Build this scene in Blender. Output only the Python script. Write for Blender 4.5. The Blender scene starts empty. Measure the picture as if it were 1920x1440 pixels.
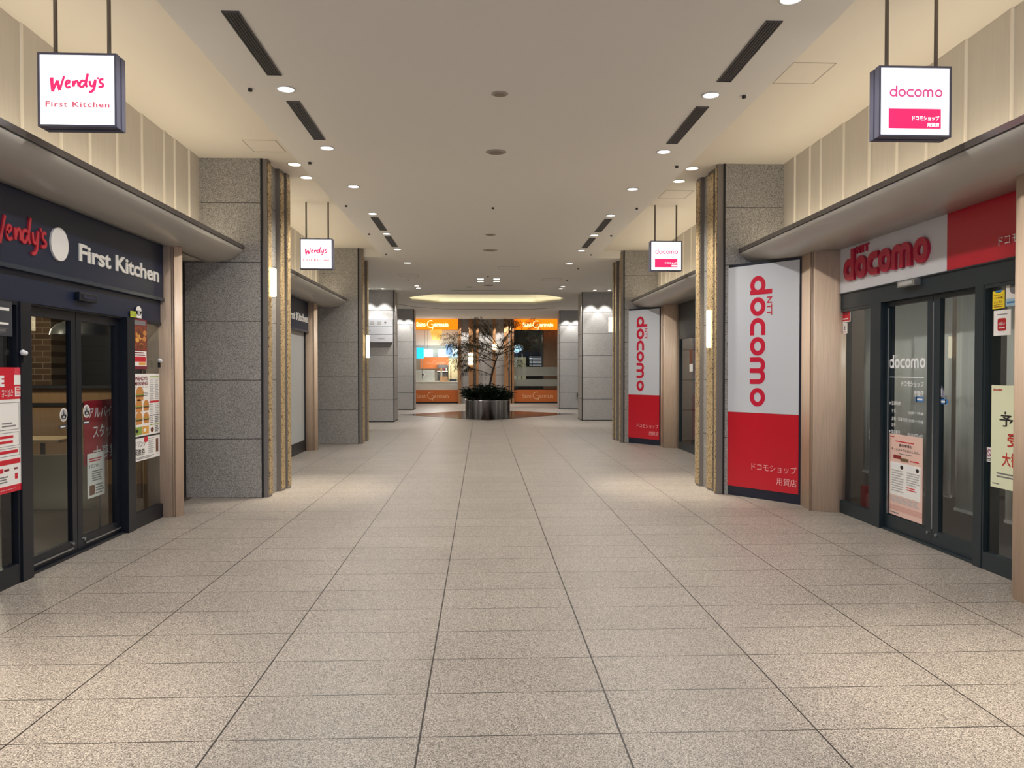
import bpy, bmesh, math, random
from mathutils import Vector, Matrix
random.seed(7)
S = bpy.context.scene
C = S.collection
PI = math.pi

# ---------------------------------------------------------------- camera
F = 1455.0; HC = 1.6
TH = math.atan(57/F); PH = math.atan(25.5/F)
cam_d = bpy.data.cameras.new('camera'); cam = bpy.data.objects.new('camera', cam_d); C.objects.link(cam)
cam.location = (0, 0, HC); cam.rotation_euler = (PI/2-PH, 0, -TH)
cam_d.sensor_width = 36; cam_d.lens = F/1920*36; cam_d.clip_end = 200
S.camera = cam
S.view_settings.view_transform = 'Standard'; S.view_settings.look = 'None'
S.view_settings.gamma = 1; S.view_settings.use_curve_mapping = False
S.view_settings.exposure = 0.74

# measured sight lines, used to read real positions on known planes
_f = Vector((math.sin(TH)*math.cos(PH), math.cos(TH)*math.cos(PH), -math.sin(PH)))
_r = Vector((math.cos(TH), -math.sin(TH), 0)); _u = _r.cross(_f)
def ray(x, y): return _f + _r*((x-960)/F) + _u*((720-y)/F)
def onX(x, y, X):
    d = ray(x, y); t = X/d.x; return d.y*t, HC+d.z*t
def onY(x, y, Y):
    d = ray(x, y); t = Y/d.y; return d.x*t, HC+d.z*t
def onZ(x, y, Z):
    d = ray(x, y); t = (Z-HC)/d.z; return d.x*t, d.y*t

# ---------------------------------------------------------------- materials
def lin(c):
    return tuple(((v/255)/12.92 if v/255 <= .04045 else ((v/255+.055)/1.055)**2.4) for v in c)+(1,)
MATS = {}
def new_mat(name):
    m = bpy.data.materials.new(name); m.use_nodes = True
    nt = m.node_tree; return m, nt, nt.nodes['Principled BSDF']
def M(name, rgb=None, rough=.5, metal=0, emit=0, ecol=None, spec=None, noise=0, nscale=20, bump=0, stretch=None):
    if name in MATS: return MATS[name]
    m, nt, b = new_mat(name)
    col = lin(rgb)
    b.inputs['Base Color'].default_value = col
    b.inputs['Roughness'].default_value = rough; b.inputs['Metallic'].default_value = metal
    if spec is not None: b.inputs['Specular IOR Level'].default_value = spec
    if emit:
        b.inputs['Emission Color'].default_value = lin(ecol or rgb); b.inputs['Emission Strength'].default_value = emit
    if noise or bump:
        tc = nt.nodes.new('ShaderNodeTexCoord'); nz = nt.nodes.new('ShaderNodeTexNoise')
        src = tc.outputs['Object']
        if stretch:
            mp = nt.nodes.new('ShaderNodeMapping'); mp.inputs['Scale'].default_value = stretch
            nt.links.new(src, mp.inputs[0]); src = mp.outputs[0]
        nt.links.new(src, nz.inputs['Vector']); nz.inputs['Scale'].default_value = nscale; nz.inputs['Detail'].default_value = 5
        if noise:
            r = nt.nodes.new('ShaderNodeValToRGB')
            r.color_ramp.elements[0].position = .3; r.color_ramp.elements[1].position = .7
            r.color_ramp.elements[0].color = tuple(c*(1-noise) for c in col[:3])+(1,)
            r.color_ramp.elements[1].color = tuple(min(1, c*(1+noise)) for c in col[:3])+(1,)
            nt.links.new(nz.outputs['Fac'], r.inputs[0]); nt.links.new(r.outputs[0], b.inputs['Base Color'])
        if bump:
            bp = nt.nodes.new('ShaderNodeBump'); bp.inputs['Strength'].default_value = bump; bp.inputs['Distance'].default_value = .01
            nt.links.new(nz.outputs['Fac'], bp.inputs['Height']); nt.links.new(bp.outputs[0], b.inputs['Normal'])
    MATS[name] = m; return m
def math_node(nt, op, a, b=None):
    n = nt.nodes.new('ShaderNodeMath'); n.operation = op
    for i, v in enumerate((a, b)):
        if v is None: continue
        if isinstance(v, (int, float)): n.inputs[i].default_value = v
        else: nt.links.new(v, n.inputs[i])
    return n.outputs[0]
def joint(nt, coord, size, off, half):      # 1 on the joint line, 0 elsewhere
    s = math_node(nt, 'DIVIDE', math_node(nt, 'SUBTRACT', coord, off), size)
    fr = math_node(nt, 'FRACT', math_node(nt, 'ADD', s, 100.5))
    d = math_node(nt, 'ABSOLUTE', math_node(nt, 'SUBTRACT', fr, .5))
    return math_node(nt, 'LESS_THAN', d, half/size), s
def granite(name, c_lo, c_mid, c_hi, scale, rough, joints, jcol, mottling=.06):
    m, nt, b = new_mat(name)
    tc = nt.nodes.new('ShaderNodeTexCoord'); sep = nt.nodes.new('ShaderNodeSeparateXYZ')
    nt.links.new(tc.outputs['Object'], sep.inputs[0])
    nz = nt.nodes.new('ShaderNodeTexVoronoi'); nz.inputs['Scale'].default_value = scale
    nt.links.new(tc.outputs['Object'], nz.inputs['Vector'])
    sc = nt.nodes.new('ShaderNodeSeparateColor'); nt.links.new(nz.outputs['Color'], sc.inputs[0])
    r = nt.nodes.new('ShaderNodeValToRGB'); e = r.color_ramp.elements
    e[0].position = .0; e[0].color = lin(c_lo); e[1].position = 1; e[1].color = lin(c_hi)
    x = e.new(.45); x.color = lin(c_mid)
    nt.links.new(sc.outputs[0], r.inputs[0])
    n2 = nt.nodes.new('ShaderNodeTexNoise'); n2.inputs['Scale'].default_value = 1.3; n2.inputs['Detail'].default_value = 3
    nt.links.new(tc.outputs['Object'], n2.inputs['Vector'])
    mr = nt.nodes.new('ShaderNodeMapRange'); mr.inputs['To Min'].default_value = 1-mottling; mr.inputs['To Max'].default_value = 1+mottling
    mr.inputs['From Min'].default_value = .3; mr.inputs['From Max'].default_value = .7
    nt.links.new(n2.outputs['Fac'], mr.inputs['Value'])
    mul = nt.nodes.new('ShaderNodeVectorMath'); mul.operation = 'SCALE'
    nt.links.new(r.outputs[0], mul.inputs[0]); nt.links.new(mr.outputs[0], mul.inputs['Scale'])
    col = mul.outputs[0]; mask = None; cells = []
    for ax, size, off, half in joints:
        j, s = joint(nt, sep.outputs[ax], size, off, half); cells.append(math_node(nt, 'FLOOR', s))
        mask = j if mask is None else math_node(nt, 'MAXIMUM', mask, j)
    if len(cells) == 2:
        cb = nt.nodes.new('ShaderNodeCombineXYZ'); nt.links.new(cells[0], cb.inputs[0]); nt.links.new(cells[1], cb.inputs[1])
        wn = nt.nodes.new('ShaderNodeTexWhiteNoise'); wn.noise_dimensions = '2D'; nt.links.new(cb.outputs[0], wn.inputs['Vector'])
        m2 = nt.nodes.new('ShaderNodeMapRange'); m2.inputs['To Min'].default_value = .965; m2.inputs['To Max'].default_value = 1.035
        nt.links.new(wn.outputs['Value'], m2.inputs['Value'])
        v2 = nt.nodes.new('ShaderNodeVectorMath'); v2.operation = 'SCALE'
        nt.links.new(col, v2.inputs[0]); nt.links.new(m2.outputs[0], v2.inputs['Scale']); col = v2.outputs[0]
    mx = nt.nodes.new('ShaderNodeMix'); mx.data_type = 'RGBA'
    nt.links.new(mask, mx.inputs['Factor']); nt.links.new(col, mx.inputs['A']); mx.inputs['B'].default_value = lin(jcol)
    nt.links.new(mx.outputs['Result'], b.inputs['Base Color']); b.inputs['Roughness'].default_value = rough
    MATS[name] = m; return m
def glass_mat(name, tint=(235, 240, 240), ior=1.5, rough=0.0):
    m = bpy.data.materials.new(name); m.use_nodes = True; nt = m.node_tree; nt.nodes.clear()
    out = nt.nodes.new('ShaderNodeOutputMaterial'); mx = nt.nodes.new('ShaderNodeMixShader')
    t = nt.nodes.new('ShaderNodeBsdfTransparent'); t.inputs[0].default_value = lin(tint)
    g = nt.nodes.new('ShaderNodeBsdfGlossy'); g.inputs['Roughness'].default_value = rough
    fr = nt.nodes.new('ShaderNodeFresnel'); fr.inputs[0].default_value = ior
    ge = nt.nodes.new('ShaderNodeNewGeometry'); fm = nt.nodes.new('ShaderNodeMath'); fm.operation = 'MULTIPLY'
    iv = nt.nodes.new('ShaderNodeMath'); iv.operation = 'SUBTRACT'; iv.inputs[0].default_value = 1
    nt.links.new(ge.outputs['Backfacing'], iv.inputs[1]); nt.links.new(iv.outputs[0], fm.inputs[0]); nt.links.new(fr.outputs[0], fm.inputs[1])
    nt.links.new(fm.outputs[0], mx.inputs[0]); nt.links.new(t.outputs[0], mx.inputs[1]); nt.links.new(g.outputs[0], mx.inputs[2])
    nt.links.new(mx.outputs[0], out.inputs[0]); MATS[name] = m; return m

floor_m = granite('floor_granite', (58, 52, 46), (130, 121, 112), (182, 173, 161), 270, .42,
                  [('X', .88, -.27, .0042), ('Y', .456, 3.372, .0034)], (34, 29, 24))
stone_m = granite('column_granite', (84, 81, 78), (144, 140, 134), (190, 186, 179), 210, .5,
                  [('Z', .7385, 0, .004)], (40, 37, 34), .05)
stone2_m = granite('pale_granite', (140, 138, 135), (166, 163, 159), (188, 185, 181), 160, .55,
                   [('Z', .69, 0, .008)], (70, 68, 66), .05)
white_p = M('ceiling_paint', (230, 226, 218), .8)
warm_p = M('recess_paint', (224, 216, 202), .8)
pleat_m = M('pleated_panel', (206, 199, 187), .65, noise=.03, nscale=30, stretch=(1, 1, .1))
pleat_l = M('panel_joint_strip', (236, 229, 214), .5)
canopy_m = M('canopy_metal', (176, 171, 162), .32)
lip_m = M('lip_metal', (92, 86, 82), .35, .3)
bronze_m = M('bronze_metal', (126, 119, 112), .4, .25)
dark_m = M('shadow_gap', (26, 25, 26), .6)
navy_m = M('navy_panel', (20, 31, 56), .38)
frame_l = M('black_frame', (13, 18, 27), .36)
frame_r = M('teal_black_frame', (30, 41, 46), .38)
steel_m = M('brushed_steel', (168, 168, 168), .3, .9)
rod_m = M('rod_steel', (120, 112, 104), .35, .7)
maple_m = M('maple_wood', (222, 195, 168), .42, noise=.09, nscale=9, stretch=(9, 9, .35))
red_m = M('red_print', (198, 24, 44), .35)
red_d = M('red_letter', (190, 28, 58), .4)
white_m = M('white_print', (226, 226, 226), .4)
offw_m = M('offwhite_print', (232, 228, 222), .5)
grey_m = M('grey_print', (120, 118, 118), .6)
lgrey_m = M('light_grey_print', (176, 174, 172), .6)
black_m = M('black_print', (28, 26, 26), .5)
lit_white = M('lit_acrylic', (250, 251, 255), .4, emit=.72, ecol=(246, 249, 255))
lit_pink = M('lit_red_vinyl', (200, 20, 80), .4, emit=.5, ecol=(250, 45, 110))
lit_text = M('lit_faded_vinyl', (190, 60, 110), .4, emit=.38, ecol=(225, 80, 150))
lit_rose = M('lit_pale_red_vinyl', (180, 70, 90), .4, emit=.36, ecol=(226, 100, 120))
lamp_m = M('lamp_tube', (255, 246, 224), .4, emit=3.2, ecol=(255, 238, 190))
spot_m = M('downlight_lens', (255, 252, 246), .3, emit=4, ecol=(240, 244, 255))
spot_w = M('warm_downlight_lens', (255, 248, 235), .3, emit=6, ecol=(255, 246, 230))
G1 = glass_mat('pane_glass', (243, 247, 247), 1.5)
G2 = glass_mat('shop_glass', (250, 252, 251), 1.45)

def lattice():
    m, nt, b = new_mat('gold_lattice')
    tc = nt.nodes.new('ShaderNodeTexCoord'); n = nt.nodes.new('ShaderNodeTexVoronoi'); n.inputs['Scale'].default_value = 30
    nz = nt.nodes.new('ShaderNodeTexNoise'); nz.inputs['Scale'].default_value = 25
    ad = nt.nodes.new('ShaderNodeMixRGB'); ad.inputs[0].default_value = .12
    nt.links.new(tc.outputs['Object'], ad.inputs[1]); nt.links.new(tc.outputs['Object'], nz.inputs['Vector'])
    nt.links.new(nz.outputs['Color'], ad.inputs[2]); nt.links.new(ad.outputs[0], n.inputs['Vector'])
    n.feature = 'DISTANCE_TO_EDGE'
    r = nt.nodes.new('ShaderNodeValToRGB'); e = r.color_ramp.elements
    e[0].position = .05; e[0].color = lin((198, 173, 130)); e[1].position = .3; e[1].color = lin((88, 70, 46))
    nt.links.new(n.outputs['Distance'], r.inputs[0]); nt.links.new(r.outputs[0], b.inputs['Base Color'])
    bp = nt.nodes.new('ShaderNodeBump'); bp.inputs['Strength'].default_value = .8; bp.inputs['Distance'].default_value = .01; bp.invert = True
    nt.links.new(n.outputs['Distance'], bp.inputs['Height']); nt.links.new(bp.outputs[0], b.inputs['Normal'])
    b.inputs['Metallic'].default_value = .25; b.inputs['Roughness'].default_value = .45
    MATS['gold_lattice'] = m; return m
gold_m = lattice()
def brick():
    m, nt, b = new_mat('brick_wall')
    tc = nt.nodes.new('ShaderNodeTexCoord'); mp = nt.nodes.new('ShaderNodeMapping'); mp.inputs['Rotation'].default_value = (PI/2, 0, 0)
    n = nt.nodes.new('ShaderNodeTexBrick'); n.inputs['Scale'].default_value = 1
    n.inputs['Color1'].default_value = lin((110, 84, 60)); n.inputs['Color2'].default_value = lin((84, 62, 44)); n.inputs['Mortar'].default_value = lin((150, 132, 108))
    n.inputs['Brick Width'].default_value = .24; n.inputs['Row Height'].default_value = .085; n.inputs['Mortar Size'].default_value = .007
    nt.links.new(tc.outputs['Object'], mp.inputs[0]); nt.links.new(mp.outputs[0], n.inputs['Vector']); nt.links.new(n.outputs['Color'], b.inputs['Base Color'])
    b.inputs['Roughness'].default_value = .8; MATS['brick'] = m; return m
brick_m = brick()

# ---------------------------------------------------------------- mesh builder
class MB:
    def __init__(s): s.v = []; s.f = []; s.m = []; s.mats = []; s.smooth = set()
    def mi(s, mat):
        if mat not in s.mats: s.mats.append(mat)
        return s.mats.index(mat)
    def add(s, vs, fs, mat, smooth=False):
        o = len(s.v); k = s.mi(mat); s.v += [tuple(p) for p in vs]
        for f in fs:
            if smooth: s.smooth.add(len(s.f))
            s.f.append([i+o for i in f]); s.m.append(k)
        return s
    def box(s, a, b, mat):
        x0, y0, z0 = [min(p, q) for p, q in zip(a, b)]; x1, y1, z1 = [max(p, q) for p, q in zip(a, b)]
        return s.add([(x0,y0,z0),(x1,y0,z0),(x1,y1,z0),(x0,y1,z0),(x0,y0,z1),(x1,y0,z1),(x1,y1,z1),(x0,y1,z1)],
                     [(3,2,1,0),(4,5,6,7),(0,1,5,4),(1,2,6,5),(2,3,7,6),(3,0,4,7)], mat)
    def prism(s, poly, z0, z1, mat, axis='z', smooth=False):
        n = len(poly)
        area = sum(poly[i][0]*poly[(i+1) % n][1]-poly[(i+1) % n][0]*poly[i][1] for i in range(n))
        if area < 0: poly = poly[::-1]
        if axis == 'z': P = lambda p, h: (p[0], p[1], h)
        elif axis == 'y': P = lambda p, h: (p[0], -h, p[1])     # poly in x,z; h along -y
        else: P = lambda p, h: (h, p[0], p[1])
        vs = [P(p, z0) for p in poly]+[P(p, z1) for p in poly]
        s.add(vs, [list(range(n))[::-1], [n+i for i in range(n)]], mat)
        o = len(s.v)-2*n; k = s.mi(mat)
        for i in range(n):
            j = (i+1) % n
            if smooth: s.smooth.add(len(s.f))
            s.f.append([o+i, o+j, o+n+j, o+n+i]); s.m.append(k)
        return s
    def tube(s, pts, rad, mat, n=8, cap=True):
        pts = [Vector(p) for p in pts]; rs = rad if isinstance(rad, (list, tuple)) else [rad]*len(pts)
        vs = []
        for i, p in enumerate(pts):
            t = (pts[min(i+1, len(pts)-1)]-pts[max(i-1, 0)]).normalized()
            a = t.orthogonal().normalized() if i == 0 else (a-t*a.dot(t)).normalized()
            b = t.cross(a)
            vs += [p+(a*math.cos(2*PI*k/n)+b*math.sin(2*PI*k/n))*rs[i] for k in range(n)]
        fs = [(i*n+k, i*n+(k+1) % n, (i+1)*n+(k+1) % n, (i+1)*n+k) for i in range(len(pts)-1) for k in range(n)]
        s.add(vs, fs, mat, True)
        if cap: s.add(vs[:n], [list(range(n))[::-1]], mat); s.add(vs[-n:], [list(range(n))], mat)
        return s
    def lathe(s, prof, mat, c=(0,0,0), n=32, smooth=True):
        vs = [(c[0]+r*math.cos(2*PI*k/n), c[1]+r*math.sin(2*PI*k/n), c[2]+z) for r, z in prof for k in range(n)]
        fs = [(i*n+k, i*n+(k+1) % n, (i+1)*n+(k+1) % n, (i+1)*n+k) for i in range(len(prof)-1) for k in range(n)]
        return s.add(vs, fs, mat, smooth)
    # flat artwork, drawn in x,z and facing -y; d = how far it stands off y = 0
    def rect(s, x0, z0, x1, z1, mat, d=0, t=.002):
        return s.box((x0, -d-t, z0), (x1, -d, z1), mat)
    def ell(s, cx, cz, rx, rz, mat, d=0, t=.002, n=28, a0=0, a1=2*PI):
        k = n if a1-a0 > 6.2 else n+1
        return s.prism([(cx+rx*math.cos(a0+(a1-a0)*i/n), cz+rz*math.sin(a0+(a1-a0)*i/n)) for i in range(k)], d, d+t, mat, 'y')
    def stroke(s, pts, w, mat, d=0, t=.002, closed=False):
        pts = [Vector(p) for p in pts]; n = len(pts); ws = w if isinstance(w, (list, tuple)) else [w]*n
        L = []; R = []
        for i in range(n):
            a = pts[(i-1) % n] if closed or i > 0 else pts[i]; b = pts[(i+1) % n] if closed or i < n-1 else pts[i]
            tt = (b-a); tt = tt.normalized() if tt.length > 1e-9 else Vector((1, 0)); nn = Vector((-tt.y, tt.x))
            L.append(pts[i]+nn*ws[i]/2); R.append(pts[i]-nn*ws[i]/2)
        vs = []
        for q in (d+t, d):
            vs += [(p.x, -q, p.y) for p in L]+[(p.x, -q, p.y) for p in R]
        fs = []
        for i in range(n if closed else n-1):
            j = (i+1) % n
            fs += [(n+i, n+j, j, i), (2*n+i, 2*n+j, 3*n+j, 3*n+i), (i, j, 2*n+j, 2*n+i), (n+j, n+i, 3*n+i, 3*n+j)]
        if not closed: fs += [(0, 2*n, 3*n, n), (n-1, 2*n-1, 4*n-1, 3*n-1)]
        return s.add(vs, fs, mat)
    def text(s, body, x, z, h, mat, d=0, t=.002, w=None, bold=0, align='L', spacing=1.0, shear=0, rot=0, cjk=False):
        """x,z = lower left (or centre / right) of the cap-height box h; w squeezes to a width"""
        c = bpy.data.curves.new('t', 'FONT'); c.body = body; c.offset = bold; c.resolution_u = 2 if h < .12 else 4
        c.space_character = spacing; c.shear = shear; c.fill_mode = 'FRONT'
        o = bpy.data.objects.new('t', c); C.objects.link(o); dg = bpy.context.evaluated_depsgraph_get(); dg.update()
        me = bpy.data.meshes.new_from_object(o.evaluated_get(dg)); bpy.data.objects.remove(o); bpy.data.curves.remove(c)
        if not me.vertices: return s
        xs = [v.co.x for v in me.vertices]; x0, x1 = min(xs), max(xs)
        k = h/(.88 if cjk else .73); kx = w/(x1-x0) if w else k
        W = (x1-x0)*kx; dx = {'L': 0, 'C': -W/2, 'R': -W}[align]
        vs = []
        for v in me.vertices:
            px = (v.co.x-x0)*kx+dx; pz = v.co.y*k+(.07*k if cjk else 0)
            if rot: px, pz = px*math.cos(rot)-pz*math.sin(rot), px*math.sin(rot)+pz*math.cos(rot)
            vs.append((x+px, -d-t, z+pz))
        s.add(vs, [list(p.vertices) for p in me.polygons], mat)
        # side walls so the lettering has thickness
        cnt = {}
        for p in me.polygons:
            q = list(p.vertices)
            for i in range(len(q)):
                a, b = q[i], q[(i+1) % len(q)]
                cnt[(a, b)] = cnt.get((a, b), 0)+1
        if t > .004:
            o0 = len(s.v)-len(vs); k2 = s.mi(mat); back = len(s.v)
            s.v += [(p[0], -d, p[2]) for p in vs]
            for (a, b) in cnt:
                if (b, a) not in cnt: s.f.append([o0+b, o0+a, back+a, back+b]); s.m.append(k2)
        bpy.data.meshes.remove(me); return s
    def bars(s, x0, z0, x1, z1, n, mat, d=0, fill=.5, ragged=.3):     # rows of print too small to read
        h = (z1-z0)/n
        for i in range(n):
            e = x1-(x1-x0)*ragged*random.random()
            s.rect(x0, z1-(i+.5+fill/2)*h, e, z1-(i+.5-fill/2)*h, mat, d, .001)
        return s
    def build(s, name, parent=None, loc=(0,0,0), rotz=0, bevel=0):
        me = bpy.data.meshes.new(name); me.from_pydata(s.v, [], s.f)
        for m in s.mats: me.materials.append(m)
        me.polygons.foreach_set('material_index', s.m)
        if s.smooth:
            me.polygons.foreach_set('use_smooth', [i in s.smooth for i in range(len(s.f))])
        me.update()
        o = bpy.data.objects.new(name, me); C.objects.link(o)
        if parent: o.parent = parent
        o.location = loc; o.rotation_euler = (0, 0, rotz)
        if bevel:
            b = o.modifiers.new('b', 'BEVEL'); b.width = bevel; b.segments = 2; b.limit_method = 'ANGLE'; b.angle_limit = .7
        return o
def tag(o, label, cat, group=None):
    o['label'] = label; o['category'] = cat
    if group: o['group'] = group
    return o
def struct(o): o['kind'] = 'structure'; return o
def thing(name, label=None, cat=None, loc=(0,0,0), rotz=0, group=None):
    o = bpy.data.objects.new(name, None); C.objects.link(o); o.location = loc; o.rotation_euler = (0, 0, rotz); o.empty_display_size = .1
    if label: tag(o, label, cat, group)
    return o
def arc(cx, cz, r, a0, a1, n=14, rz=None):
    return [(cx+r*math.cos(math.radians(a0+(a1-a0)*i/n)), cz+(rz or r)*math.sin(math.radians(a0+(a1-a0)*i/n))) for i in range(n+1)]

# round bold lower-case wordmark, x-height 1, returned as strokes; total advance ~ 6.4
def wordmark(b, x, z, xh, mat, d, t, w=.27, sx=1.0, rot=0):
    def P(pts):
        out = []
        for px, pz in pts:
            a, c = px*xh*sx, pz*xh
            if rot: a, c = a*math.cos(rot)-c*math.sin(rot), a*math.sin(rot)+c*math.cos(rot)
            out.append((x+a, z+c))
        return out
    r = .5-w/2; W = w*xh; cx = .5
    for k, ch in enumerate('docomo'):
        if ch in 'do': b.stroke(P(arc(cx, .5, r, 0, 348.75, 31)), W, mat, d, t, True)
        if ch == 'd': b.stroke(P([(cx+r, 0), (cx+r, 1.42)]), W*.98, mat, d, t+.0007)
        if ch == 'c': b.stroke(P([(cx+.42, .5+r)]+arc(cx, .5, r, 90, 270, 16)+[(cx+.42, .5-r)]), W, mat, d, t)
        if ch == 'm':
            q = .29; cx += .2
            b.stroke(P([(cx-2*q, 0), (cx-2*q, 1-w/2-q)]+arc(cx-q, 1-w/2-q, q, 180, 0, 12)+[(cx, 0)]), W, mat, d, t)
            b.stroke(P([(cx, 0), (cx, 1-w/2-q)]+arc(cx+q, 1-w/2-q, q, 180, 0, 12)+[(cx+2*q, 0)]), W, mat, d, t+.0007)
            cx += .2
        cx += {'d': 1.12, 'o': 1.08, 'c': 1.0, 'm': 1.2}[ch]
    return b
WM_LEN = 6.6
# brushed script word, drawn from strokes measured in crop pixels
SCRIPT = [([(454,706),(456,760),(464,852)], 20), ([(464,852),(484,790),(506,738)], 13), ([(506,738),(514,780),(530,838)], 19), ([(530,838),(548,770),(572,690)], 12),
          ([(582,776),(604,768),(622,752),(618,738),(600,738),(586,760),(588,792),(606,808),(630,796)], 12),
          ([(656,738),(660,800)], 15), ([(660,786),(676,748),(694,740),(702,760),(708,798)], 13),
          ([(766,742),(742,736),(722,756),(718,788),(732,802),(752,792),(768,764)], 13), ([(796,660),(780,730),(776,776),(788,802)], 14),
          ([(812,736),(818,778),(832,792),(850,776),(866,722)], 13), ([(866,722),(860,780),(848,826),(828,848),(804,850)], 14),
          ([(894,698),(888,718)], 10), ([(942,722),(920,720),(906,736),(914,756),(936,768),(938,786),(918,798),(894,798)], 13)]
def script(b, x, z, w, h, mat, d, t, fat=1.0):
    kx, kz = w/(944-446), h/(856-656)
    for kk, (pts, wd) in enumerate(SCRIPT):
        q = []
        for i in range(len(pts)-1):         # Catmull-Rom smoothing
            p0, p1, p2, p3 = pts[max(i-1, 0)], pts[i], pts[i+1], pts[min(i+2, len(pts)-1)]
            for u in (0, .25, .5, .75):
                q.append(tuple(.5*((2*p1[j])+(-p0[j]+p2[j])*u+(2*p0[j]-5*p1[j]+4*p2[j]-p3[j])*u*u+(-p0[j]+3*p1[j]-3*p2[j]+p3[j])*u**3) for j in (0, 1)))
        q.append(pts[-1])
        b.stroke([(x+(a-446)*kx, z+(856-c)*kz) for a, c in q], wd*kx*fat*1.15, mat, d, t+.0002*kk)
    return b
def capital_g(b, cx, cz, r, mat, d, t, w):
    b.stroke(arc(cx, cz, r, 62, 300, 28), w, mat, d, t)
    b.stroke([(cx+r*.1, cz-r*.05), (cx+r*.75, cz-r*.1), (cx+r*.6, cz-r*.8), (cx+r*.45, cz-r*1.5)], w, mat, d, t)
    return b
def cafe_name(b, x0, z, h, w, mat, d, t, bold=0):
    b.text('Saint-', x0, z, h, mat, d, t, w=w*.315, bold=bold)
    capital_g(b, x0+w*.445, z+h*.55, h*.78, mat, d, t, h*.14)
    b.text('ermain', x0+w*.54, z, h, mat, d, t, w=w*.44, bold=bold)
    return b

ZC, ZS, ZP = 4.05, 4.25, 4.08          # central ceiling, side recesses, plaza ceiling
XL, XR = -2.15, 2.48                   # edges of the central ceiling
PITCH = 7.13
RL, RR = PI/2, -PI/2                   # local front (-y) towards the corridor for left / right walls

# ================================================================ SETTING
struct(MB().box((-14, -7, -.1), (16, 44, 0), floor_m).build('floor'))
b = MB(); b.box((XL, -7, ZC), (XR, 17.05, ZC+.5), white_p)
struct(b.build('ceiling'))
b = MB(); b.box((-9.2, -7, ZS), (XL, 17.4, ZS+.3), warm_p); struct(b.build('ceiling'))
b = MB(); b.box((XR, -7, ZS), (9.2, 17.4, ZS+.3), warm_p); struct(b.build('ceiling'))
# plaza ceiling with an eight-sided coffer
OC = [(-1.55, 25.4), (1.97, 25.4), (2.82, 26.5), (2.82, 27.75), (1.97, 28.95), (-1.55, 28.95), (-2.48, 27.75), (-2.48, 26.5)]
b = MB()
def slab(x0, y0, x1, y1): b.box((x0, y0, ZP), (x1, y1, ZP+.05), white_p)
b.box((-4.3, 17.10, ZP), (4.5, 18.1, ZP+.19), white_p); slab(-14, 18.1, 16, 25.4); slab(-14, 28.95, 16, 38.2); slab(-14, 25.4, -2.48, 28.95); slab(2.82, 25.4, 16, 28.95)
for tri in ([(-2.48, 25.4), (-1.55, 25.4), (-2.48, 26.5)], [(1.97, 25.4), (2.82, 25.4), (2.82, 26.5)],
            [(2.82, 27.75), (2.82, 28.95), (1.97, 28.95)], [(-2.48, 27.75), (-1.55, 28.95), (-2.48, 28.95)]):
    b.prism(tri, ZP, ZP+.05, white_p)
struct(b.build('ceiling'))
cream = M('coffer_paint', (232, 226, 206), .8)
b = MB(); n = 8; cxo, cyo = .17, 27.1
top = [(cxo+(x-cxo)*.94, cyo+(y-cyo)*.94) for x, y in OC]; low = [(cxo+(x-cxo)*1.06, cyo+(y-cyo)*1.06) for x, y in OC]
b.add([(x, y, ZP+.05) for x, y in low]+[(x, y, ZP+1.1) for x, y in top], [(i, n+i, n+(i+1) % n, (i+1) % n) for i in range(n)]+[[n+i for i in range(n)]], cream)
struct(b.build('trim_coffer'))
b = MB()
ring = [(-2.05, 23.6), (2.5, 23.6), (3.75, 25.6), (3.75, 28.6), (2.9, 30.6), (2.0, 31.4), (-1.6, 31.4), (-2.5, 30.6), (-3.4, 28.6), (-3.4, 25.6)]
for i in range(4, 8):
    p, q = Vector(ring[i]), Vector(ring[(i+1) % len(ring)])
    tn = (q-p).normalized(); nn = Vector((-tn.y, tn.x))*.02
    b.prism([p+nn, q+nn, q-nn, p-nn], ZP-.012, ZP, lip_m)
struct(b.build('trim_ceiling_ring'))
# outer shell of the place
b = MB(); b.box((-9.3, -7, 0), (-9.2, 20, 4.4), white_p); struct(b.build('wall_left_outer'))
b = MB(); b.box((9.2, -7, 0), (9.3, 20, 4.4), white_p); struct(b.build('wall_right_outer'))
b = MB(); b.box((-14.1, 18, 0), (-14, 44, 4.4), white_p); struct(b.build('wall_plaza_left'))
b = MB(); b.box((16, 18, 0), (16.1, 44, 4.4), white_p); struct(b.build('wall_plaza_right'))
# closed side walls of the second bay towards the plaza
b = MB(); b.box((-9.2, 17.6, 0), (-3.9, 18.0, 4.25), stone2_m); struct(b.build('wall_left_return'))
b = MB(); b.box((4.2, 17.6, 0), (9.2, 18.0, 4.25), stone2_m); struct(b.build('wall_right_return'))

# pleated upper walls behind the canopies
def pleated(name, side, x, y0, y1, seams):
    b = MB(); s = side
    ys = [y0]+[v for v in seams if y0+.1 < v < y1-.1]+[y1]
    for i in range(len(ys)-1):
        a, c = ys[i], ys[i+1]
        b.prism([(x, a+.014), (x+s*.016, c), (x+s*.5, c), (x+s*.5, a+.014)], 2.97, ZS, pleat_m)
        b.prism([(x-s*.003, a), (x-s*.003, a+.014), (x+s*.5, a+.014), (x+s*.5, a)], 2.97, ZS, pleat_l)
    return struct(b.build(name))
SE = [3.4, 3.95, 4.5, 5.03, 5.56, 6.1, 6.65, 7.13, 7.65, 8.2, 8.76, 9.06, 9.5]
pleated('wall_left', -1, -3.50, 2.9, 9.9, SE)
pleated('wall_left', -1, -3.50, 10.6, 17.05, [v+PITCH for v in SE])
pleated('wall_right', 1, 3.87, 2.9, 9.9, SE)
pleated('wall_right', 1, 3.87, 10.6, 17.05, [v+PITCH for v in SE])

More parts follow.
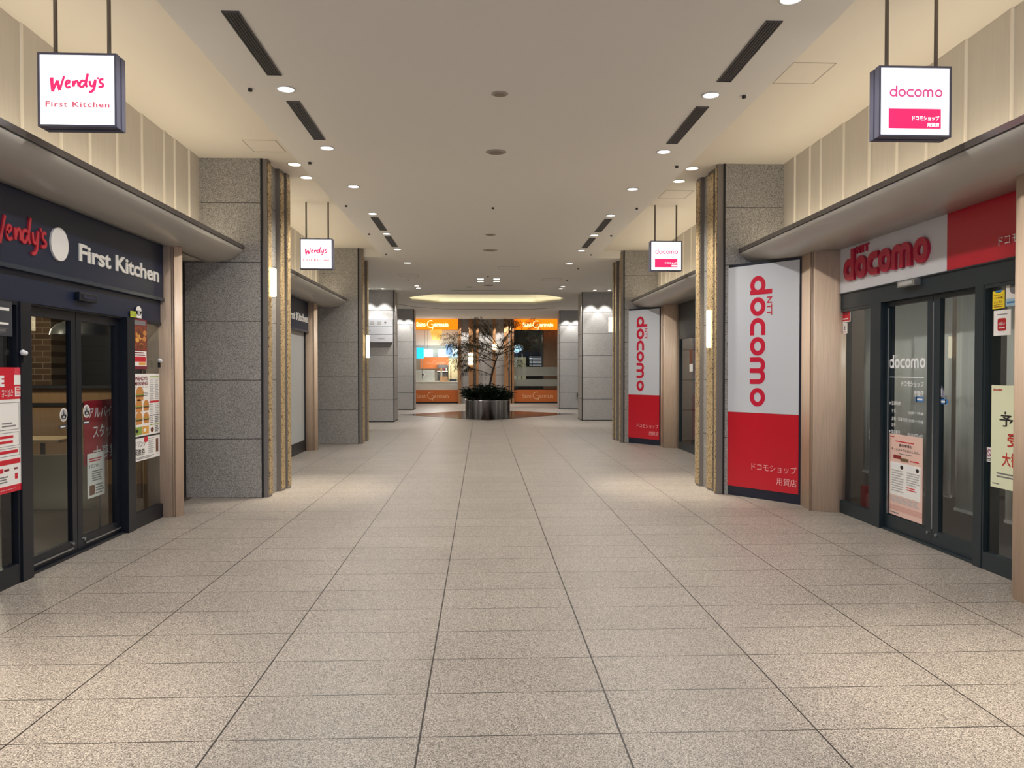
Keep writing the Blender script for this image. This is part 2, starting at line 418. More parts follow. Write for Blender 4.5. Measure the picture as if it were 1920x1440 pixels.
# ================================================================ COLUMNS
def column(side, X0, Y0, slope, fins, label):
    """local x runs along +X; c = towards the corridor"""
    s = -side
    root = thing('stone_column', label, 'column', (X0, Y0, 0), 0, 'stone corridor columns')
    P = lambda c, y: (s*c, y)
    D = 1.03
    b = MB(); b.prism([P(-1.15, 0), P(-.005, 0), P(slope-.005, D), P(-1.15, D)], 0, 4.249, stone_m); b.build('stone_block', root)
    MB().prism([P(-.02, -.004), P(0, -.004), P(0, .03), P(-.02, .03)], 0, 4.249, dark_m).build('corner_joint', root)
    for (y0, y1, pr) in fins:
        c0 = slope*y0/D; c1 = slope*y1/D
        f = MB().prism([P(c0-.02, y0), P(c0+pr, y0), P(c1+pr, y1), P(c1-.02, y1)], 0, 4.249, bronze_m).build('bronze_fin', root)
        g = MB().prism([P(c0+pr-.004, y0+.012), P(c0+pr+.012, y0+.012), P(c1+pr+.012, y1-.012), P(c1+pr-.004, y1-.012)], .03, 4.2, gold_m).build('gold_lattice', f)
        g['label'] = 'gold woven metal lattice strip'
    return root
FA = [(.02, .15, .057), (.50, .65, .05), (.72, .85, .065)]
FB = [(.02, .09, .075), (.25, .47, .03), (.70, .85, .047)]
XcL, XcR = -2.745, 3.11
column(-1, XcL, 9.86, .085, FA, 'grey granite column with gold lattice fins, left side nearest the camera')
column(1, XcR, 9.88, .085, FB, 'grey granite column with gold lattice fins, right side nearest the camera')
column(-1, XcL+.08, 9.86+PITCH, .04, FB, 'grey granite column with bronze fins on the left, second from the camera')
column(1, XcR+.03, 9.88+PITCH+.05, .04, FA, 'grey granite column with bronze fins on the right, second from the camera')
def wall_lamp(x, y, z0, z1, r, label, back):
    root = thing('wall_lamp', label, 'lamp', (x, y, z0), 0, 'tube wall lamps on the columns')
    h = z1-z0
    MB().lathe([(0, 0), (r*.8, .002), (r, .012), (r, h-.012), (r*.8, h-.002), (0, h)], lamp_m, n=16).build('glass_tube', root)
    MB().box((-.018 if back > 0 else -.018, -.018, -.004), (.018, .018, .02), steel_m).build('bracket', root)
    bk = MB(); bk.box((0, -.012, h*.4), (back, .012, h*.6), steel_m); bk.build('wall_mount', root)
    return root
wall_lamp(-2.63, 9.95, 2.53, 2.89, .036, 'short glowing tube lamp high on the nearest left column', -.06)
wall_lamp(3.03, 10.24, 1.90, 2.40, .036, 'long glowing tube lamp on the nearest right column', .06)
wall_lamp(-2.53, 17.40, 1.88, 2.38, .04, 'glowing tube lamp on the second left column', -.06)
wall_lamp(2.99, 17.95, 2.49, 2.84, .04, 'short glowing tube lamp high on the second right column', .06)

# ================================================================ CANOPIES
def canopy(side, xe, y0, y1, label, xw):
    s = side; root = thing('canopy', label, 'canopy', (xe, y0, 2.95), 0, 'canopies above the shopfronts')
    w = abs(xw-xe); L = y1-y0; zt = .21
    prof = [(.004, .165), (.0, .15), (.03, .12), (.07, .085), (.13, .05), (.20, .022), (.29, .006), (.40, .0), (w, .0), (w, .14), (.03, .14), (.03, .165)]
    vs = []; m = len(prof)
    for yy in (0, L): vs += [(s*p, yy, q) for p, q in prof]
    b = MB(); fs = [(i, (i+1) % m, m+(i+1) % m, m+i) for i in range(m)]
    if s > 0: fs = [f[::-1] for f in fs]
    b.add(vs, fs, canopy_m, True)
    b.add(vs[:m], [list(range(m)) if s < 0 else list(range(m))[::-1]], canopy_m); b.add(vs[m:], [list(range(m))[::-1] if s < 0 else list(range(m))], canopy_m)
    o = b.build('underside', root)
    MB().box((-s*.012, 0, .163), (s*.05, L, zt), lip_m).build('edge_trim', root)
    return root
canopy(-1, -2.975, 2.9, 9.858, 'long curved canopy over the near left shopfront with navy sign', -3.448)
canopy(1, 3.315, 2.9, 9.878, 'long curved canopy over the near right shopfront with red and white sign', 4.015)
canopy(-1, -2.93, 10.93, 16.98, 'curved canopy over the far left shopfront between the granite columns', -3.448)
canopy(1, 3.32, 10.95, 17.05, 'curved canopy over the far right shopfront between the granite columns', 4.1)

# ================================================================ WOOD PILLARS
def rounded(poly, r, n=4):
    out = []; k = len(poly)
    for i in range(k):
        p0, p1, p2 = Vector(poly[i-1]), Vector(poly[i]), Vector(poly[(i+1) % k])
        a = (p0-p1).normalized(); c = (p2-p1).normalized()
        rr = min(r, (p0-p1).length*.4, (p2-p1).length*.4)
        A, B = p1+a*rr, p1+c*rr
        for j in range(n+1):
            u = j/n; out.append(tuple((1-u)**2*A+2*u*(1-u)*p1+u*u*B))
    return out
def pillar(poly, h, label, seam):
    cx = sum(p[0] for p in poly)/len(poly); cy = sum(p[1] for p in poly)/len(poly)
    root = thing('wood_pillar', label, 'pillar', (cx, cy, 0), 0, 'pale wood pillars')
    q = [(x-cx, y-cy) for x, y in poly]
    MB().prism(rounded(q, .035), 0, h, maple_m, smooth=True).build('shaft', root)
    for t in ((-.012, .012) if seam else ()):
        MB().box((seam[0]-cx+t-.002, seam[1]-cy-.002, .002), (seam[0]-cx+t+.002, seam[1]-cy+.02, h-.01), M('wood_groove', (120, 96, 76), .6)).build('groove', root)
    return root
def pl(dx, dy, lab): pillar([(-3.66+dx, 8.60+dy), (-3.35+dx, 8.57+dy), (-3.275+dx, 8.665+dy), (-3.41+dx, 8.93+dy), (-3.66+dx, 8.95+dy)], 2.95, lab, (-3.35+dx, 8.572+dy))
pl(0, 0, 'pale wood pillar at the right end of the near left shopfront')
pl(0, PITCH-.1, 'pale wood pillar below the far left navy sign')
def pr(dx, dy, lab): pillar([(4.12+dx, 8.60+dy), (4.0+dx, 8.565+dy), (3.75+dx, 8.68+dy), (3.79+dx, 9.09+dy), (4.12+dx, 9.12+dy)], 2.95, lab, (3.75+dx, 8.682+dy))
pr(0, 0, 'pale wood pillar between the tall red and white panel and the glass doors')
pr(0, PITCH+.1, 'pale wood pillar beside the far red and white panel')
pillar([(4.05, 5.46), (3.87, 5.44), (3.725, 5.30), (3.70, 5.05), (3.78, 4.9), (4.2, 4.9), (4.2, 5.46)], 2.95, 'pale wood pillar cut by the right edge of the photo', None)

# ================================================================ LEFT SHOPFRONT (navy sign)
XLf = -3.50
def rail(b, x, y0, y1, z0, z1, m, dx=.06): b.box((x-dx, y0, z0), (x, y1, z1), m)
b = MB(); b.box((-3.62, 4.0, 2.12), (-3.485, 8.76, 2.36), navy_m); b.box((-3.62, 4.0, 2.105), (-3.50, 8.7, 2.125), frame_l)
struct(b.build('trim_left_transom'))
b = MB(); b.box((-3.62, 7.74, 0), (-3.462, 7.9, 2.12), frame_l); b.box((-3.62, 5.98, 0), (-3.462, 6.12, 2.12), frame_l)
b.box((-3.62, 8.62, 0), (-3.478, 8.72, 2.36), frame_l)
struct(b.build('trim_left_posts'))
def window_unit(name, X, y0, y1, z0, z1, st, rb, rt, m, gm, side, dep=.06):
    root = struct(thing(name, loc=(X, y0, 0))); s = side; W = y1-y0
    b = MB(); a, c = (0, s*dep)
    b.box((a, 0, z0), (c, st, z1), m); b.box((a, W-st, z0), (c, W, z1), m); b.box((a, st, z0), (c, W-st, z0+rb), m)
    if rt: b.box((a, st, z1-rt), (c, W-st, z1), m)
    b.build('window_frame', root)
    MB().box((s*dep*.45, st-.005, z0+rb-.005), (s*dep*.55, W-st+.005, z1-rt+.005 if rt else z1), gm).build('pane', root)
    return root
window_unit('window_1', -3.475, 7.9, 8.62, 0, 2.12, .03, .15, .03, frame_l, G1, -1)
window_unit('window_2', -3.475, 4.3, 5.98, 0, 2.12, .03, .15, .03, frame_l, G1, -1)
def door_leaf(root, X, y0, y1, z0, z1, sl, sr, rb, rt, m, gm, side, bolt):
    s = side; W = y1-y0
    b = MB(); a, c = 0, s*.045
    b.box((a, 0, z0), (c, sl, z1), m); b.box((a, W-sr, z0), (c, W, z1), m); b.box((a, sl, z0), (c, W-sr, z0+rb), m); b.box((a, sl, z1-rt), (c, W-sr, z1), m)
    o = b.build('door_leaf', root, (X-root.location.x, y0-root.location.y, 0))
    MB().box((s*.02, sl-.005, z0+rb-.005), (s*.026, W-sr+.005, z1-rt+.005), gm).build('pane', o)
    e = .006 * -s
    MB().tube([(0, bolt, z0+rb*.75), (e*2, bolt, z0+rb*.75)], .014, steel_m, 10).build('floor_bolt', o)
    return o
root = struct(thing('door_1', loc=(-3.54, 6.12, 0)))
door_leaf(root, -3.54, 6.12, 6.92, .025, 2.105, .05, .075, .10, .075, frame_l, G1, -1, .72)
door_leaf(root, -3.54, 6.93, 7.74, .025, 2.105, .085, .08, .10, .075, frame_l, G1, -1, .1)
MB().box((.004, 0, .055), (.012, .72, .068), steel_m).build('guide_strip', root)
MB().box((.004, .93, .055), (.012, 1.6, .068), steel_m).build('guide_strip', root)
struct(MB().box((-3.62, 4.3, 0), (-3.50, 7.74, .022), frame_l).build('trim_left_threshold'))
# closing panel between pillar and column
struct(MB().box((-3.80, 8.96, 0), (-3.70, 9.86, 2.95), dark_m).build('wall_left_gap'))

def face(root_name, label, cat, X, yc, z, rot, group=None):
    return thing(root_name, label, cat, (X, yc, z), rot, group)
def kitchen_sign(y0, y1, label, x=-3.45):
    """local x: 0 at the near end"""
    root = thing('sign_board', label, 'sign', (x, y0, 2.362), RL, 'navy fascia signs'); W = y1-y0; h = .59
    b = MB(); b.box((0, 0, 0), (W, .15, h), navy_m); o = b.build('board', root)
    b = MB(); b.box((0, -.012, -.012), (W, .02, .02), M('navy_trim', (60, 68, 80), .25, .3)); b.build('bottom_trim', o)
    return root
sg = kitchen_sign(4.2, 8.74, 'navy fascia sign with red script and white lettering over the near left doors')
def ysign(px, py): return onX(px, py, -3.455)
# white capitals: measured ends
ya, za = ysign(146, 492); yb, zb = ysign(296, 524)
y_1, z_1 = ysign(148, 488); y_2, z_2 = ysign(146, 455)
letter_w = M('cream_letter', (226, 222, 214), .4)
hcap = z_2-z_1
b = MB(); b.text('First Kitchen', ya-4.2, z_1-2.362, hcap, letter_w, 0, .009, w=yb-ya, bold=.026); b.build('white_lettering', sg)
# script
y0s, zt = ysign(2, 400); y1s, zb2 = ysign(83, 455)
yE = ysign(83, 455)[0]; zlow = ysign(60, 478)[1]; ztop = ysign(50, 406)[1]
wS = (yE-ysign(8, 440)[0])/362*498
b = MB(); script(b, yE-4.2-wS, zlow-2.362, wS, (ztop-zlow)*1.0, M('sign_red', (186, 44, 56), .4), 0, .012, 1.15); b.build('red_script', sg)
yo0, zo = ysign(91, 458); yo1, _ = ysign(124, 458); zo0 = ysign(107, 489)[1]; zo1 = ysign(105, 426)[1]
b = MB(); b.ell((yo0+yo1)/2-4.2, (zo0+zo1)/2-2.362, (yo1-yo0)/2, (zo1-zo0)/2, offw_m, 0, .016); b.build('oval_badge', sg)
sg2 = kitchen_sign(11.9, 8.74+PITCH, 'navy fascia sign with white lettering on the far left, partly hidden by a column')
b = MB(); b.text('First Kitchen', ya+PITCH-11.9, z_1-2.362, hcap, letter_w, 0, .009, w=yb-ya, bold=.026); b.build('white_lettering', sg2)
# door sensor
t = thing('door_sensor', 'dark navy sensor box above the left sliding doors', 'sensor', (-3.485, 6.80, 2.20), RL)
MB().box((0, -.05, 0), (.30, 0, .075), frame_l).build('housing', t, bevel=.008)
MB().box((.04, -.054, .02), (.26, -.049, .05), navy_m).build('lens', t)

# posters and stickers on the left shopfront -----------------------------------
def sheet(name, label, cat, X, side, pl_, pr_, ptop, pbot, group=None, off=.0):
    """pl_/pr_ = sight lines of left / right edge, ptop/pbot at the left edge"""
    yl, z1 = onX(pl_, ptop, X); _, z0 = onX(pl_, pbot, X); yr, _ = onX(pr_, (ptop+pbot)/2, X)
    root = thing(name, label, cat, (X, yl, z0), RL if side < 0 else RR, group)
    return root, abs(yr-yl), z1-z0
bun = M('bun_print', (196, 132, 66), .5); meat = M('meat_print', (104, 54, 32), .5); green_m = M('green_print', (136, 160, 62), .5); amber = M('amber_print', (220, 160, 70), .5)
ink = M('maroon_print', (120, 28, 44), .5)
r, W, H = sheet('menu_poster', 'white breakfast menu poster with burgers on the left window', 'poster', -3.4725, -1, 248, 299, 701, 868)
b = MB(); b.rect(0, 0, W, H, offw_m); D = .0022
b.text("WENDY'S", W*.08, H*.925, H*.042, ink, D, .001, w=W*.46, bold=.03); b.text('MORNING', W*.08, H*.868, H*.042, ink, D, .001, w=W*.46, bold=.03)
b.text('ウェンディーズモーニング', W*.08, H*.835, H*.02, black_m, D, .001, w=W*.48, cjk=True)
def burger(cx, cz, s_):
    b.ell(cx, cz+s_*.05, s_*.55, s_*.5, bun, D, .001, a0=0, a1=PI); b.rect(cx-s_*.55, cz-s_*.12, cx+s_*.55, cz+s_*.06, meat, D, .001)
    b.rect(cx-s_*.58, cz+.0, cx+s_*.58, cz+s_*.06, green_m, D+.001, .001); b.rect(cx-s_*.5, cz-s_*.36, cx+s_*.5, cz-s_*.12, bun, D, .001)
burger(W*.25, H*.755, W*.25); burger(W*.22, H*.62, W*.22); burger(W*.48, H*.62, W*.19); burger(W*.22, H*.475, W*.22); burger(W*.48, H*.475, W*.19)
b.bars(W*.36, H*.74, W*.55, H*.79, 3, grey_m, D)
b.rect(W*.05, H*.30, W*.31, H*.39, green_m, D, .001); b.rect(W*.33, H*.30, W*.57, H*.39, amber, D, .001)
b.ell(W*.14, H*.345, W*.05, H*.02, black_m, D+.001, .001); b.ell(W*.42, H*.345, W*.05, H*.02, offw_m, D+.001, .001)
b.rect(W*.61, H*.955, W*.97, H*.968, green_m, D, .001); b.rect(W*.61, H*.655, W*.97, H*.68, red_m, D, .001); b.rect(W*.61, H*.50, W*.97, H*.512, grey_m, D, .001); b.rect(W*.61, H*.39, W*.97, H*.40, green_m, D, .001)
b.bars(W*.62, H*.69, W*.78, H*.945, 12, lgrey_m, D); b.bars(W*.81, H*.69, W*.97, H*.945, 12, lgrey_m, D)
b.bars(W*.62, H*.52, W*.78, H*.645, 6, lgrey_m, D); b.bars(W*.81, H*.52, W*.97, H*.645, 6, lgrey_m, D)
b.bars(W*.62, H*.41, W*.76, H*.495, 4, grey_m, D); b.bars(W*.8, H*.41, W*.97, H*.495, 4, grey_m, D); b.ell(W*.70, H*.335, W*.06, H*.03, meat, D, .001); b.bars(W*.8, H*.30, W*.97, H*.385, 4, grey_m, D)
b.rect(0, H*.262, W, H*.282, black_m, D, .001)
b.text('ドリンク', W*.06, H*.155, H*.075, black_m, D, .001, w=W*.38, cjk=True, bold=.01); b.text('回数券', W*.06, H*.06, H*.075, black_m, D, .001, w=W*.36, cjk=True, bold=.01)
b.ell(W*.46, H*.235, W*.075, H*.035, red_m, D+.001, .001); b.bars(W*.55, H*.06, W*.78, H*.25, 8, lgrey_m, D); b.rect(W*.84, H*.06, W*.93, H*.22, meat, D, .001); b.bars(W*.1, H*.015, W*.9, H*.045, 2, grey_m, D)
b.build('printed_sheet', r)
r, W, H = sheet('food_poster', 'dark red poster of fried food above the white menu poster', 'poster', -3.4725, -1, 246, 275, 596, 692)
b = MB(); food = M('food_print', (128, 62, 38), .5, noise=.5, nscale=28); b.rect(0, 0, W, H, ink); b.rect(W*.03, H*.38, W*.97, H*.86, food, D, .001)
for i in range(9): b.ell(W*(.15+.7*random.random()), H*(.45+.34*random.random()), W*.12, H*.05, (bun, amber, meat)[i % 3], D+.001+.0002*i, .0006)
b.rect(W*.08, H*.88, W*.9, H*.97, grey_m, D, .001); b.rect(W*.04, H*.06, W*.96, H*.36, offw_m, D, .001); b.rect(W*.1, H*.15, W*.9, H*.25, red_m, D+.001, .001); b.bars(W*.14, H*.26, W*.9, H*.35, 2, ink, D+.001); b.rect(W*.45, H*.08, W*.88, H*.14, amber, D+.001, .001)
b.build('printed_sheet', r)
r, W, H = sheet('sticker', 'small white arched sticker with yellow strip above the food poster', 'sticker', -3.4725, -1, 244, 265, 571, 594)
b = MB(); b.rect(0, 0, W*.55, H*.5, M('yellow_print', (196, 200, 60), .5)); b.rect(W*.5, 0, W, H*.6, offw_m); b.ell(W*.75, H*.6, W*.25, H*.4, offw_m, 0, .002); b.bars(W*.05, H*.1, W*.5, H*.42, 2, green_m, D); b.ell(W*.75, H*.45, W*.12, H*.2, lgrey_m, D, .001)
b.build('printed_sheet', r)
# tall red and white poster, far left
yl = 5.05; yr, z1 = onX(43, 689, -3.4725); _, z0 = onX(43, 917, -3.4725); W, H = yr-yl, z1-z0
r = thing('order_poster', 'red and white poster at the left edge beside the sliding doors', 'poster', (-3.4725, yl, z0), RL)
b = MB(); b.rect(0, 0, W, H, offw_m); b.rect(0, H*.745, W, H, red_m, D, .001); b.rect(0, 0, W, H*.055, red_m, D, .001)
ye = onX(7, 724, -3.4725); ze2 = onX(7, 704, -3.4725)[1]; b.text('E', ye[0]-yl, ye[1]-z0, ze2-ye[1], white_m, D+.001, .001, bold=.05, align='R')
b.text('モバイル', W-.27, H*.79, .032, white_m, D+.001, .001, cjk=True); b.text('オーダー', W-.27, H*.76, .03, white_m, D+.001, .001, cjk=True)
b.prism([(W-.13, H*.87), (W-.02, H*.84), (W+.0, H*1.0), (W-.11, H*1.0)], D+.001, D+.002, M('red_soft', (205, 60, 76), .5), 'y'); b.rect(W-.12, H*.86, W-.03, H*.94, offw_m, D+.002, .001); b.rect(W-.11, H*.765, W-.03, H*.845, offw_m, D+.001, .001)
b.bars(W-.10, H*.775, W-.04, H*.84, 4, red_m, D+.002)
def box_line(x0, z0_, x1, z1_):
    for q in ((x0, z0_, x1, z0_+.003), (x0, z1_-.003, x1, z1_), (x0, z0_, x0+.003, z1_), (x1-.003, z0_, x1, z1_)): b.rect(*q, grey_m, D, .001)
box_line(.3, H*.5, W-.06, H*.72); b.bars(W-.27, H*.52, W-.1, H*.565, 2, grey_m, D)
box_line(.3, H*.37, W-.06, H*.48); b.bars(W-.30, H*.385, W-.11, H*.465, 2, red_m, D)
box_line(.3, H*.29, W-.06, H*.355); b.bars(.33, H*.305, W-.08, H*.345, 1, red_m, D, .6, 0)
b.rect(.2, H*.225, W-.05, H*.265, red_m, D, .001); b.rect(W-.30, H*.165, W-.26, H*.20, red_m, D, .001); b.bars(W-.25, H*.165, W-.17, H*.20, 1, ink, D); b.bars(W-.13, H*.17, W-.07, H*.2, 1, ink, D)
b.bars(.3, H*.08, W-.16, H*.14, 3, grey_m, D); b.rect(W-.12, H*.10, W-.085, H*.145, red_m, D, .001); b.text('xxxxxx'.replace('x', '-'), W-.30, H*.02, .02, white_m, D+.001, .001, w=.18)
b.build('printed_sheet', r)
yr, z1 = onX(22, 567, -3.4725); _, z0 = onX(22, 631, -3.4725); W, H = .75, z1-z0
r = thing('notice_plate', 'dark grey plate with white print at top left beside the doors', 'notice', (-3.4725, yr-W, z0), RL)
b = MB(); pm = M('plate_grey', (58, 60, 66), .35); b.rect(0, 0, W, H, pm); b.rect(W*.3, H*.74, W*.95, H*.82, offw_m, D, .001); b.bars(W*.4, H*.62, W*.92, H*.72, 1, lgrey_m, D); b.bars(W*.5, H*.44, W*.9, H*.56, 1, offw_m, D); b.bars(W*.5, H*.3, W*.96, H*.42, 1, offw_m, D); b.bars(W*.1, H*.08, W*.95, H*.24, 4, grey_m, D)
b.build('printed_plate', r)
def hook(px, py, label):
    y, z = onX(px, py, -3.472)
    t = thing('suction_hook', label, 'hook', (-3.472, y, z), RL, 'white suction hooks')
    for dx, rr in ((-.018, .022), (.018, .019)):
        b = MB(); b.lathe([(0, -rr), (rr*.7, -rr*.7), (rr, 0), (rr*.7, rr*.7), (0, rr)], white_m, n=12); b.build('ball', t, (dx, -rr-.004, 0 if dx < 0 else -.004))
    MB().box((.0, -.02, -.075), (.022, 0, -.02), black_m).build('clip', t)
hook(39, 661, 'white suction hook above the red and white poster'); hook(297, 678, 'white suction hook above the menu poster') if False else hook(296, 676, 'white suction hook right of the food poster')
def round_sticker(px, py, X, label):
    y, z = onX(px, py, X); t = thing('door_sticker', label, 'sticker', (X, y, z), RL, 'round door warning stickers')
    b = MB(); b.ell(0, 0, .058, .058, offw_m); b.ell(0, 0, .05, .05, lgrey_m, D, .0008); b.prism([(-.012, -.01), (.012, -.01), (0, .045)], D+.001, D+.002, black_m, 'y'); b.ell(-.028, -.012, .012, .016, black_m, D+.001, .001, 12); b.ell(.028, -.012, .012, .016, black_m, D+.001, .001, 12); b.rect(-.03, -.035, .03, -.028, black_m, D+.001, .001)
    b.rect(-.07, -.115, .055, -.085, pm, 0, .002); b.bars(-.05, -.11, .04, -.09, 1, white_m, D)
    b.build('printed_disc', t)
round_sticker(119, 778, -3.557, 'round white caution sticker on the left leaf of the left doors')
round_sticker(162, 771, -3.557, 'round white caution sticker on the right leaf of the left doors')
# red staff poster behind the right leaf
yl, z1 = onX(156, 752, -3.70); yr, z0 = onX(221, 858, -3.70); W, H = yr-yl, z1-z0
r = thing('staff_poster', 'large dark red recruiting poster behind the left sliding door', 'poster', (-3.70, yl, z0), RL)
b = MB(); dr = M('deep_red_print', (150, 24, 40), .5); b.rect(0, 0, W, H, dr, 0, .006)
b.text('アルバイト', W*.12, H*.72, H*.17, white_m, .006, .001, w=W*.84, cjk=True, bold=.01); b.text('スタッフ', W*.24, H*.40, H*.2, white_m, .006, .001, w=W*.72, cjk=True, bold=.01); b.text('大募集', W*.24, H*.06, H*.2, white_m, .006, .001, w=W*.72, cjk=True, bold=.01)
b.build('printed_sheet', r)
b = MB(); b.tube([(W*.5, .02, 0), (W*.5, .02, -z0+.02)], .012, black_m, 8); b.lathe([(0, 0), (.15, 0), (.14, .02), (0, .022)], black_m, (W*.5, .02, -z0), 16); b.build('stand', r)
yl, z1 = onX(168, 858, -3.66); yr, z0 = onX(201, 925, -3.66); W, H = yr-yl, z1-z0
r = thing('wage_notice', 'white sheet of job terms hanging below the red recruiting poster', 'notice', (-3.683, yl, z0), RL)
b = MB(); b.rect(0, 0, W, H+.03, offw_m, 0, .003); b.text('1070', W*.1, H*.72, H*.09, black_m, .003, .001, w=W*.5); b.bars(W*.08, H*.86, W*.8, H*.97, 2, red_m, .003); b.bars(W*.25, H*.38, W*.9, H*.66, 5, grey_m, .003); b.rect(W*.1, H*.06, W*.4, H*.3, meat, .003, .001); b.bars(W*.45, H*.05, W*.95, H*.32, 4, grey_m, .003)
b.build('printed_sheet', r)

# ---------------------------------------------------------------- left shop interior
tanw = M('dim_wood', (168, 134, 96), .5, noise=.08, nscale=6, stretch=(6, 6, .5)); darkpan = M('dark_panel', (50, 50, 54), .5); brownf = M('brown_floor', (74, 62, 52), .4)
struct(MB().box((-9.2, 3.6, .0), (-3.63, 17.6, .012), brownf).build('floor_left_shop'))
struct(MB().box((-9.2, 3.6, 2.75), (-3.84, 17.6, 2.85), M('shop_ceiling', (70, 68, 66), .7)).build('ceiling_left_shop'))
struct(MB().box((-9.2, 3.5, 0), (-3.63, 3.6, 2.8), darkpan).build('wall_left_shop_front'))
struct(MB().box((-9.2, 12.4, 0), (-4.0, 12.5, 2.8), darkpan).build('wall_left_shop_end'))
YB = 11.6
x0, _ = onY(40, 700, YB); x1, zt = onY(95, 590, YB); _, zb = onY(90, 722, YB)
t = MB().box((x0-x1, 0, 0), (0, .4, 2.74), brick_m).build('brick_pier', loc=(x1, YB, .012)); tag(t, 'brick pier inside the dim left shop', 'pier')
xa, za_ = onY(54, 723, 11.0); xb, zb_ = onY(214, 796, 11.0)
t = thing('service_counter', 'pale wood counter inside the left shop behind the doors', 'counter', (xa, 11.0, .012))
W = xb-xa+1.2
MB().box((0, .02, 0), (W, .5, za_-.05), tanw).build('body', t); MB().box((-.05, -.06, za_-.05), (W+.05, .55, za_-.012), darkpan).build('top', t); MB().box((0, 0, (za_+zb_)/2-.03), (W, .03, (za_+zb_)/2+.02), darkpan).build('dark_band', t)  # body, top and a dark line across the front
def table(px, py, h, w, d_, label, name, cat, Y):
    x, z = onY(px, py, Y)
    t = thing(name, label, cat, (x, Y, .012)); pale = M('pale_table_top', (226, 200, 160), .4)
    MB().box((-w/2, -d_/2, z-.05), (w/2, d_/2, z-.012), pale).build('top', t, bevel=.006); MB().tube([(0, 0, .02), (0, 0, z-.05)], .03, black_m, 10).build('post', t); MB().lathe([(0, 0), (.22, 0), (.22, .015), (.04, .03), (0, .03)], black_m, n=16).build('foot', t)
table(80, 821, .7, .7, .6, 'pale wood table seen through the left door leaf', 'cafe_table', 'table', 10.0)
table(86, 868, .45, .34, .3, 'low pale stool beside the table in the left shop', 'stool', 'stool', 9.35)
t = MB().box((-.9, 0, 0), (.55, .08, .62), M('olive_panel', (150, 142, 116), .5)).build('reflection_panel', loc=(-5.0, 9.05, .012)); tag(t, 'low beige panel standing for the floor reflection inside the left shop', 'partition')  # solid panel in place of the corridor floor's reflection in the glass
def dome(px, py, Y, label):
    x, z = onY(px, py, Y); t = thing('pendant_lamp', label, 'lamp', (x, Y, z), 0, 'dome pendants in the left shop')
    MB().lathe([(.2, 0), (.19, .05), (.14, .11), (.05, .15), (.03, .19), (0, .19)], M('shade_grey', (150, 150, 146), .35, .3), n=24).build('lamp_shade', t)
    MB().tube([(0, 0, .18), (0, 0, 2.75-z)], .006, black_m, 6).build('cord', t)
dome(132, 628, 8.6, 'grey dome pendant lamp behind the left door leaf'); dome(172, 628, 8.2, 'grey dome pendant lamp behind the right door leaf')
# pale end panel with dark base of the second left shopfront
b = MB(); b.box((-3.6, 11.2, .22), (-3.52, 15.60, 2.36), M('frost_panel', (176, 178, 176), .35)); b.box((-3.6, 11.2, 0), (-3.50, 15.60, .22), frame_l); b.box((-3.6, 15.55, 0), (-3.50, 15.63, 2.36), frame_l)
struct(b.build('window_3'))

# ================================================================ RIGHT SHOPFRONT (red and white)
XRf = 4.06
b = MB(); b.box((4.03, 5.0, 2.285), (4.18, 8.72, 2.47), frame_r); struct(b.build('trim_right_transom'))
b = MB(); b.box((4.03, 7.70, 0), (4.18, 7.90, 2.285), frame_r); b.box((4.03, 8.62, 0), (4.18, 8.72, 2.285), frame_r); b.box((4.03, 6.095, 0), (4.18, 6.20, 2.285), frame_r)
struct(b.build('trim_right_posts'))
window_unit('window_4', 4.035, 7.90, 8.62, 0, 2.285, .02, .14, .03, frame_r, G2, 1)
window_unit('window_5', 4.035, 5.0, 6.095, 0, 2.285, .02, .14, .03, frame_r, G2, 1)
root = struct(thing('door_2', loc=(4.085, 6.2, 0)))
door_leaf(root, 4.085, 6.97-.09, 7.70, .02, 2.28, .09, .042, .13, .04, frame_r, G2, 1, .05)
door_leaf(root, 4.085, 6.2, 6.97-.095, .02, 2.28, .05, .10, .13, .04, frame_r, G2, 1, .60)
for y0, y1 in ((1.450, 1.456), (.668, .674)):
    MB().box((-.006, y0-.01, .16), (.0, y0+.004, 2.22), M('silver_bead', (150, 152, 154), .3, .7)).build('glazing_bead', root)
struct(MB().box((4.05, 5.0, 0), (4.18, 8.62, .018), frame_r).build('trim_right_threshold'))
# fascia sign
sgr = thing('sign_board', 'white and red fascia sign with raised red lettering over the right doors', 'sign', (4.02, 8.83, 2.46), RR)
W1 = 8.83-6.575; W2 = 8.83-4.9
sw = M('sign_white', (206, 204, 206), .35)
MB().box((0, 0, 0), (W1, .15, .545), sw).build('white_panel', sgr); MB().box((W1+.003, 0, 0), (W2, .15, .545), M('sign_red_panel', (186, 26, 46), .3)).build('red_panel', sgr)
MB().box((0, -.008, -.012), (W2, .15, 0), frame_r).build('bottom_trim', sgr)
def rs(px, py): y, z = onX(px, py, 4.02); return 8.83-y, z-2.46
xa, za = rs(1586, 525); xb, zb = rs(1737, 494); xh = rs(1600, 478)[1]-rs(1600, 521)[1]
xh = (xb-xa)/WM_LEN
b = MB(); wordmark(b, xa, (za+zb)/2-.005, xh, M('letter_red', (186, 26, 60), .35), 0, .03, .29, 1.0); b.build('red_lettering', sgr)
b = MB(); b.text('NTT', xa+xh*1.12, (za+zb)/2+xh*1.12, xh*.34, M('letter_red', (186, 26, 60)), 0, .022, w=xh*1.1, bold=.02); b.build('small_lettering', sgr)
xt, zt = rs(1873, 462)
b = MB(); b.text('ドコモショップ', xt, zt-.0, .075, white_m, 0, .004, cjk=True); b.build('white_lettering', sgr)
t = thing('door_sensor', 'silver sensor box above the right sliding doors', 'sensor', (4.029, 7.27, 2.385), RR)
